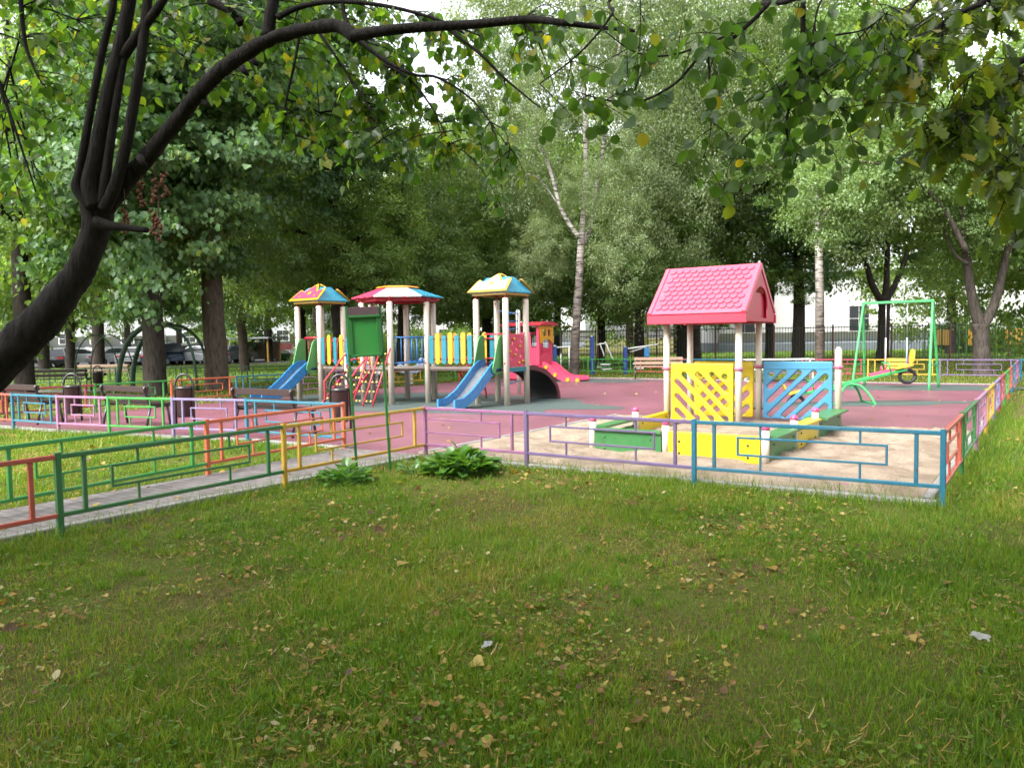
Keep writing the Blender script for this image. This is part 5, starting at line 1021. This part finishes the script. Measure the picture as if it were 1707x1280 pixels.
for c_ in ((60, 50, 120, 80, 5.2, 170), (150, 120, 120, 90, 5.6, 150), (50, 190, 90, 90, 5.3, 130), (30, 300, 60, 80, 5.4, 90), (60, 400, 70, 50, 5.8, 60), (260, 50, 90, 60, 5.4, 120), (340, 60, 80, 70, 5.2, 130), (300, 150, 80, 60, 5.9, 70), (420, 150, 80, 80, 5.2, 120), (440, 30, 70, 50, 5.1, 90), (480, 210, 80, 60, 5.0, 110), (540, 120, 90, 70, 5.0, 130),
           (560, 225, 90, 50, 5.0, 130), (610, 165, 90, 60, 4.9, 130), (640, 250, 60, 45, 4.8, 70), (690, 100, 80, 55, 4.9, 100), (690, 200, 70, 55, 4.8, 100), (560, 20, 90, 40, 5.0, 80), (745, 170, 70, 55, 4.7, 80), (765, 90, 80, 45, 4.8, 60), (780, 240, 50, 50, 4.7, 60), (812, 290, 40, 50, 4.7, 60), (838, 345, 26, 36, 4.7, 27), (640, 285, 30, 18, 4.8, 18), (880, 50, 80, 35, 4.8, 60), (880, 110, 70, 40, 4.8, 40), (960, 60, 70, 40, 4.6, 45), (250, 240, 40, 40, 5.5, 18)):
    A.cluster(c_[0], c_[1]-(20 if c_[0] < 720 else 0), c_[2], c_[3], c_[4]+.7, int(c_[5]*(1.1 if c_[0] < 420 else 1.25)), .072, .45)
for x, y in ((235, 305), (257, 300), (274, 290), (208, 350), (255, 352), (265, 365)):
    p = at(x, y, 5.5); sk_ = MB(); sk_.tube([p+Vector((0, 0, .16)), p], .004, 4); 
    for k in range(14): sk_.ball(p+Vector((random.uniform(-.018, .018), random.uniform(-.018, .018), -.012*k)), .014, 6)
    sk_.build('seed_cluster', 'seed_brown', nr_)
for (x, y, z, s, k) in ((-6.4, .6, 8.2, .75, 'linden2'), (-3.6, -3.2, 8.2, .8, 'linden'), (-6.2, -3.0, 8.0, .9, 'linden2'), (-9.0, 2.0, 8.4, .6, 'linden'), (-2.6, -5.0, 8.0, .9, 'maple'), (.2, -3.6, 8.6, .75, 'maple2'), (-7.6, -4.6, 9.8, .8, 'maple'), (-1.6, -2.2, 9.4, .6, 'maple2')): o = link('crown', CR_[k][0], None, nr_, (x, y, z)); o.scale = (s, s, s*.8); o.rotation_euler = (0, 0, x)  # unseen crowns overhead, placed so the near lawn falls in shade
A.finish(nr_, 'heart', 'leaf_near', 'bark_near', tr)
# round leaved tree standing to the right of the viewer
rt = empty('aspen_tree', (0, 0, 0), 0, 'tree with thin hanging twigs of round leaves at the top right of the middle', 'tree'); A = Near()
mb = MB(); A.skel([(3.4, -1.4, -.1), (3.3, -1.4, 1.5), (3.2, -1.2, 3.4), (3.1, -1.0, 5.2), (3.0, -.9, 8.0)], [.24, .17, .14, .11, .04], mb); tr = mb.build('trunk', 'bark_near', rt)
for pts, r_ in (([(3.15, -1.1, 4.1), (2.4, 1.4, 4.1), tuple(at(1330, -60, 4.1)), tuple(at(1280, 8, 4.0)), tuple(at(1215, 70, 4.0)), tuple(at(1170, 92, 4.0)), tuple(at(1125, 140, 3.95)), tuple(at(1062, 171, 3.9)), tuple(at(1000, 165, 3.9)), tuple(at(958, 152, 3.9))], [.06, .03, .015, .012, .010, .009, .007, .005, .004, .002]),
                ([(3.15, -1.1, 4.5), (2.4, 1.2, 4.4), tuple(at(1345, -70, 4.0)), tuple(at(1339, 0, 3.9)), tuple(at(1338, 80, 3.9)), tuple(at(1330, 112, 3.9)), tuple(at(1318, 165, 3.9)), tuple(at(1311, 215, 3.9)), tuple(at(1322, 250, 3.9)), tuple(at(1338, 262, 3.9))], [.06, .03, .016, .013, .012, .011, .008, .006, .004, .002]),
                ([tuple(at(1333, 105, 3.9)), tuple(at(1365, 140, 3.85)), tuple(at(1390, 170, 3.85)), tuple(at(1415, 195, 3.85))], [.007, .005, .004, .002]), ([tuple(at(1338, 85, 3.9)), tuple(at(1380, 62, 3.9)), tuple(at(1440, 50, 3.9)), tuple(at(1480, 20, 3.9))], [.007, .006, .004, .003]),
                ([tuple(at(1332, 110, 3.9)), tuple(at(1300, 150, 3.9)), tuple(at(1280, 190, 3.9)), tuple(at(1235, 237, 3.9))], [.006, .005, .004, .002]), ([tuple(at(1180, 86, 4)), tuple(at(1184, 150, 3.9)), tuple(at(1185, 215, 3.9)), tuple(at(1172, 266, 3.9))], [.006, .005, .003, .002]),
                ([tuple(at(1068, -40, 4.1)), tuple(at(1067, 60, 4.0)), tuple(at(1064, 85, 4.0))], [.004, .003, .002]), ([tuple(at(1240, 48, 4)), tuple(at(1130, 90, 4)), tuple(at(1060, 88, 4)), tuple(at(1000, 45, 4))], [.006, .005, .004, .003]),
                ([tuple(at(1400, -50, 4)), tuple(at(1365, 10, 4)), tuple(at(1355, 60, 4)), tuple(at(1340, 95, 3.9))], [.006, .005, .004, .003]), ([(2.4, 1.2, 4.4), tuple(at(1080, -80, 4.3)), tuple(at(1020, 25, 4.2)), tuple(at(965, 90, 4.2)), tuple(at(900, 140, 4.2))], [.02, .010, .007, .005, .003])):
    mb = MB(); A.skel(pts, r_, mb, 5, 6); mb.build('branch', 'bark_near', tr)
for c_ in ((985, 120, 60, 45, 3.9, 36), (1060, 70, 50, 45, 3.9, 36), (1120, 60, 60, 50, 4.0, 36), (1200, 50, 60, 50, 4.0, 54), (1250, 110, 60, 40, 3.9, 45), (1210, 160, 45, 45, 3.9, 27), (1310, 150, 50, 50, 3.9, 54), (1380, 90, 70, 60, 3.9, 72), (1400, 30, 80, 45, 3.9, 72), (1330, 30, 50, 40, 3.9, 36), (1290, 215, 60, 40, 3.85, 45), (1180, 250, 30, 25, 3.9, 9), (1400, 170, 55, 45, 3.9, 45), (1340, 225, 50, 30, 3.9, 27), (1455, 90, 50, 70, 3.9, 54), (1000, 190, 60, 30, 3.9, 14), (1085, 150, 50, 40, 3.9, 14), (930, 20, 60, 30, 4.2, 18)):
    A.cluster(*c_[:6], .061, .45, 5, .05, .003)
for (x, y, z, s, k) in ((2.4, -.8, 8.0, .8, 'linden2'), (3.6, -4.5, 7.6, .8, 'linden2'), (5.8, -1.5, 8.2, .7, 'linden')): o = link('crown', CR_[k][0], None, rt, (x, y, z)); o.scale = (s, s, s*.8)  # unseen canopy above the frame, put there to shade the foreground
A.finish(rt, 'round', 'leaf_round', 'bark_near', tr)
# oak to the right, outside the frame
ok = empty('oak_tree', (0, 0, 0), 0, 'oak with lobed green and yellow leaves hanging in at the top right corner', 'tree'); A = Near()
mb = MB(); A.skel([(7.6, 3.2, -.1), (7.5, 3.2, 1.5), (7.3, 3.3, 3.4), (7.2, 3.4, 5.5), (7.0, 3.4, 8.5)], [.38, .28, .24, .2, .06], mb); tr = mb.build('trunk', 'bark_near', ok)
for pts, r_ in (([(7.3, 3.3, 3.6), (5.6, 4.3, 3.9), tuple(at(1760, 80, 4.6)), tuple(at(1700, 122, 4.5)), tuple(at(1660, 155, 4.5)), tuple(at(1610, 190, 4.5)), tuple(at(1560, 225, 4.4))], [.08, .05, .022, .017, .014, .010, .004]), ([(7.2, 3.4, 4.6), (5.4, 4.4, 4.6), tuple(at(1720, -40, 4.6)), tuple(at(1640, 4, 4.6)), tuple(at(1590, 28, 4.6)), tuple(at(1545, 60, 4.6)), tuple(at(1500, 95, 4.5)), tuple(at(1440, 130, 4.4))], [.08, .05, .02, .016, .014, .011, .008, .003]),
                ([(5.6, 4.3, 3.9), tuple(at(1790, 200, 4.4)), tuple(at(1720, 250, 4.4)), tuple(at(1680, 300, 4.4)), tuple(at(1690, 350, 4.4))], [.04, .018, .013, .009, .004]), ([tuple(at(1690, -60, 4.6)), tuple(at(1560, -20, 4.6)), tuple(at(1515, 20, 4.6)), tuple(at(1512, 60, 4.5))], [.015, .012, .008, .004])):
    mb = MB(); A.skel(pts, r_, mb, 5, 8); mb.build('branch', 'bark_near', tr)
for c_ in ((1480, 40, 60, 45, 4.5, 80), (1550, 40, 70, 55, 4.6, 110), (1630, 40, 70, 60, 4.6, 120), (1690, 60, 60, 70, 4.6, 100), (1500, 110, 55, 40, 4.4, 80), (1580, 120, 70, 50, 4.5, 100), (1660, 140, 60, 50, 4.5, 100), (1600, 190, 60, 45, 4.5, 80), (1550, 230, 50, 36, 4.4, 60), (1530, 275, 34, 30, 4.4, 30), (1640, 230, 60, 45, 4.4, 80), (1690, 210, 50, 60, 4.4, 80), (1690, 300, 40, 50, 4.4, 70), (1660, 290, 40, 40, 4.4, 40), (1695, 370, 24, 36, 4.4, 24), (1470, 140, 40, 28, 4.4, 30)):
    A.cluster(*c_[:6], .11, .55, 8)
for (x, y, z, s, k) in ((7.6, 3.6, 8.2, .75, 'linden2'), (7.4, -.5, 7.8, .7, 'linden2')): o = link('crown', CR_[k][0], None, ok, (x, y, z)); o.scale = (s, s, s*.8)  # out-of-view crowns set overhead for foreground shade
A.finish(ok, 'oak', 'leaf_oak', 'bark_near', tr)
# ------------------------------------------------------------------ leafy clumps on the lawn
def clump(p, n, R, L, label, hgt=1.0):
    p = Vector((p[0], p[1], 0)); a = RNG.random(n)*6.28; rr = R*np.sqrt(RNG.random(n)); el = 1-rr/R*.6
    pos = np.stack([rr*np.cos(a), rr*np.sin(a), .04+.22*hgt*el*RNG.random(n)], 1); ax = np.stack([np.cos(a)*(.5+rr/R), np.sin(a)*(.5+rr/R), 1.05*el+RNG.normal(size=n)*.35], 1)
    nr = np.stack([-np.cos(a)*.4, -np.sin(a)*.4, np.ones(n)], 1)+RNG.normal(size=(n, 3))*.3
    r = empty('hosta_clump', p, 0, label, 'plant'); link('leaves', leaves_mesh('leaves', 'hosta', pos, ax, nr/np.linalg.norm(nr, axis=1)[:, None], L*(.6+.7*RNG.random(n))), 'leaf_hosta', r)
    mb = MB()
    for i in range(0, n, 3): q_ = Vector(pos[i]); mb.tube([(q_.x*.3, q_.y*.3, -.01), (q_.x*.8, q_.y*.8, q_.z*.7), q_], .004, 4, True, False)
    mb.build('stalks', 'board_green', r)
q_ = un(770, 790); clump((q_.x, q_.y), 380, .38, .13, 'large deep green hosta clump in front of the magenta panel', 1.25)
q_ = un(578, 808); clump((q_.x, q_.y), 150, .26, .10, 'smaller hosta clump at the foot of the notice board')
q_ = un(690, 790); clump((q_.x, q_.y), 40, .2, .07, 'low leafy weeds between the two hosta clumps', .7)
# ------------------------------------------------------------------ grass, weeds, fallen leaves
BL = (np.array([(-.5, 0, 0), (.5, 0, 0), (.36, .55, .10), (-.36, .55, .10), (0, 1, .32)], float), [(0, 1, 2, 3), (3, 2, 4)])
UXn, VXn = np.array(UX), np.array(VX)
def uvof(x, y): dx = x-Q.x; dy = y-Q.y; return dx*UX.x+dy*UX.y, dx*VX.x+dy*VX.y
def frontv(u): return np.where(u < -1.5, np.interp(-u, [1.5, 3.7, 5.2, 6.7, 8.05, 9.6, 12], [0, -.05, -.35, -.65, -.85, -1.0, -1.2]), 0.0)
def onlawn(x, y, m=.05):
    u, v = uvof(x, y); play = (u > -11.45-m) & (u < 6.12+m) & (v > frontv(u)-m) & (v < 18.98+m); path = (u > -1.5-m) & (u < m) & (v < .2)
    return ~(play | path) & ~((x < -13) & (y > 25.0+(x+40)*.0769) & (y < 27.3+(x+40)*.0530))
def lumps(x, y, f=1.0): return np.sin(2.1*f*x+.7*f*y)+np.sin(1.3*f*y-1.9*f*x+1)+.8*np.sin(4.7*f*x+3.1*f*y)+.7*np.sin(5.9*f*y-2.3*f*x+2)+.5*np.sin(9.7*f*x-8*f*y)
def blades(name, x, y, h, wd, mat, rb=None, lean=.55):
    n = len(x); pos = np.stack([x, y, np.full(n, -.004)], 1); a = RNG.random(n)*6.28; ax = np.stack([np.cos(a)*lean*RNG.random(n), np.sin(a)*lean*RNG.random(n), np.ones(n)], 1)
    nr = np.stack([np.sin(a*3.1), np.cos(a*3.1), np.zeros(n)], 1); r_ = RNG.random(n) if rb is None else rb
    me = leaves_mesh(name, BL, pos, ax, nr, h, r_, (wd/h)[:, None, None] if hasattr(wd, '__len__') else wd)
    return tag(link(name, me, mat), kind='stuff')
def polar(n, r0, r1, p, half=43): r = r0+(r1-r0)*RNG.random(n)**p; t = np.radians((RNG.random(n)*2-1)*half); return r*np.sin(t), r*np.cos(t), r
x, y, r = polar(560000, 2.2, 17, 1.5); k = onlawn(x, y, .02) & (RNG.random(len(x)) < np.maximum(.5, .8+.2*lumps(x, y))); x, y, r = x[k], y[k], r[k]
tall = np.clip(.8+.22*lumps(x, y, .8), .4, 1.5); tuft = (RNG.random(len(x)) < .06)
h = (.026+.034*RNG.random(len(x)))*tall*(1+1.0*tuft)*(.8+.04*r); wd = (.0032+.0022*RNG.random(len(x)))*(1+.10*np.maximum(0, r-4))
blades('grass', x, y, h, wd, 'grass_blade', np.clip(RNG.random(len(x))*.78+.11+.09*lumps(x+9, y, .6), 0, 1))
x, y, r = polar(9000, 2.2, 15, 1.35); k = onlawn(x, y, .02) & (RNG.random(len(x)) < .5+.25*lumps(x+5, y-3, .8)); x, y, r = x[k], y[k], r[k]
nb = 22; cx = np.repeat(x, nb); cy_2 = np.repeat(y, nb); rr_ = np.repeat(r, nb); n = len(cx); sp_ = np.repeat(.015+.03*RNG.random(len(x)), nb); hh_ = np.repeat(.05+.05*RNG.random(len(x)), nb); cc_ = np.repeat(RNG.random(len(x)), nb)
gx_, gy_ = cx+RNG.normal(size=n)*sp_, cy_2+RNG.normal(size=n)*sp_; k = onlawn(gx_, gy_, 0.0)
blades('grass', gx_[k], gy_[k], (hh_*(.5+.6*RNG.random(n)))[k], ((.004+.002*RNG.random(n))*(1+.10*np.maximum(0, rr_-4)))[k], 'grass_blade', np.clip(cc_*.6+.3*RNG.random(n), 0, 1)[k], .9)
x, y, r = polar(30000, 2.2, 13, 1.3); k = onlawn(x, y) & (RNG.random(len(x)) < .45+.3*lumps(x-4, y+2, .7)); x, y = x[k], y[k]; n = len(x); a = RNG.random(n)*6.28     # dry stalks lying in the grass
me = leaves_mesh('dry_stalks', BL, np.stack([x, y, .012+.03*RNG.random(n)], 1), np.stack([np.cos(a), np.sin(a), RNG.normal(size=n)*.25], 1), np.tile(np.array([[0, 0, 1.0]]), (n, 1)), .03+.05*RNG.random(n), RNG.random(n), .09); tag(link('dry_stalks', me, 'litter_leaf'), kind='stuff')
def along(a, b_, n, wd_): t = RNG.random(n)[:, None]; a = np.array(a)[:2]; b_ = np.array(b_)[:2]; p = a+(b_-a)*t; return p[:, 0]+RNG.normal(size=n)*wd_, p[:, 1]+RNG.normal(size=n)*wd_
X_ = []; Y_ = []
for a, b_, n in ((UV(0, -.10), UV(6.25, -.14), 2600), (UV(.1, -.1), UV(.1, -5.6), 1600), (UV(6.3, 0), UV(6.3, 12), 2500), (UV(-1.6, -.3), UV(-10, -1.4), 2500), (UV(-1.5, -.3), UV(-1.4, -6), 1200), (UV(5.2, .15), UV(6.0, .6), 160), (UV(3, .15), UV(5.9, .18), 220), (UV(.4, .1), UV(2.0, .12), 90), (UV(4.3, 6.0), UV(5.9, 6.1), 90)):
    a1, b1 = along(a, b_, n, .10); X_.append(a1); Y_.append(b1)
x = np.concatenate(X_); y = np.concatenate(Y_); n = len(x); blades('grass', x, y, .06+.14*RNG.random(n)**2, np.full(n, .006), 'grass_blade', RNG.random(n)*.85, .7)
def field(name, xa, xb, ya, yb, n, h0, w0, mat):
    x = xa+(xb-xa)*RNG.random(n); y = ya+(yb-ya)*RNG.random(n); k = onlawn(x, y, .1); x, y = x[k], y[k]; n = len(x); blades(name, x, y, h0*(.5+RNG.random(n)), np.full(n, w0), mat)
field('grass', -34, -2, 12, 60, 90000, .09, .02, 'grass_blade'); field('grass', -4, 30, 17, 43, 60000, .08, .018, 'grass_blade'); field('grass', -6, 60, 43, 71.8, 60000, .14, .05, 'grass_bright'); field('grass', -40, -6, 31.5, 54, 40000, .12, .04, 'grass_bright')
x, y, r = polar(26000, 2.2, 15, 1.2); k = onlawn(x, y) & (lumps(x+3, y, .9) > -.2); x, y = x[k], y[k]; n = len(x)     # clover and plantain
a = RNG.random(n)*6.28; ax = np.stack([np.cos(a), np.sin(a), .25+.4*RNG.random(n)], 1); nr = np.stack([RNG.normal(size=n)*.3, RNG.normal(size=n)*.3, np.ones(n)], 1)
me = leaves_mesh('ground_cover', 'heart', np.stack([x, y, .012+.035*RNG.random(n)], 1), ax, nr/np.linalg.norm(nr, axis=1)[:, None], .012+.020*RNG.random(n)**2, RNG.random(n)*.8); tag(link('ground_cover', me, 'grass_blade'), kind='stuff')
x, y, r = polar(24000, 2.2, 14, 1.2); k = onlawn(x, y) & (RNG.random(len(x)) < .42+.45*lumps(x-4, y+2, .9)); x, y = x[k], y[k]; n = len(x); a = RNG.random(n)*6.28
nr = np.stack([RNG.normal(size=n)*.45, RNG.normal(size=n)*.45, np.ones(n)], 1); ax = np.stack([np.cos(a), np.sin(a), RNG.normal(size=n)*.25], 1)
me = leaves_mesh('fallen_leaves', 'heart', np.stack([x, y, .014+.028*RNG.random(n)], 1), ax, nr/np.linalg.norm(nr, axis=1)[:, None], (.013+.028*RNG.random(n)**3+.045*(RNG.random(n) < .012))*(.8+.07*np.hypot(x, y))); tag(link('fallen_leaves', me, 'litter_leaf'), kind='stuff')
pts = [UV(random.uniform(-11, 6), random.uniform(6.3, 18.5), .037) for i in range(150)]+[UV(random.uniform(-1.3, -.15), random.uniform(-7, 0), .054) for i in range(40)]+[UV(random.uniform(-10, 0), random.uniform(.3, 5), .037) for i in range(40)]
n = len(pts); a = RNG.random(n)*6.28; ax = np.stack([np.cos(a), np.sin(a), .1*RNG.normal(size=n)], 1); nr = np.stack([RNG.normal(size=n)*.3, RNG.normal(size=n)*.3, np.ones(n)], 1)
me = leaves_mesh('fallen_leaves', 'heart', np.array([tuple(p) for p in pts]), ax, nr/np.linalg.norm(nr, axis=1)[:, None], .04+.05*RNG.random(n), .4+.6*RNG.random(n)); tag(link('fallen_leaves', me, 'litter_leaf'), kind='stuff')
# two bits of litter on the lawn
def scrap(px, py, s, label):
    p = un(px, py); mb = MB(); nn = 7; vs = [(s*(i-3)/3*(1+.1*math.sin(j*2.)), s*.7*(j-3)/3, .03+s*.22*math.sin(i*1.7+j)*math.cos(j*1.3)) for i in range(nn) for j in range(nn)]
    mb.add(vs, [(i*nn+j, (i+1)*nn+j, (i+1)*nn+j+1, i*nn+j+1) for i in range(nn-1) for j in range(nn-1)], True); o = mb.build('paper_scrap', 'paper'); o.location = (p.x, p.y, .02); o.rotation_euler = (.2, .1, px); tag(o, label, 'litter')
scrap(1633, 1074, .042, 'crumpled white paper scrap on the lawn at lower right'); scrap(815, 1088, .034, 'small grey paper scrap in the middle of the near lawn')
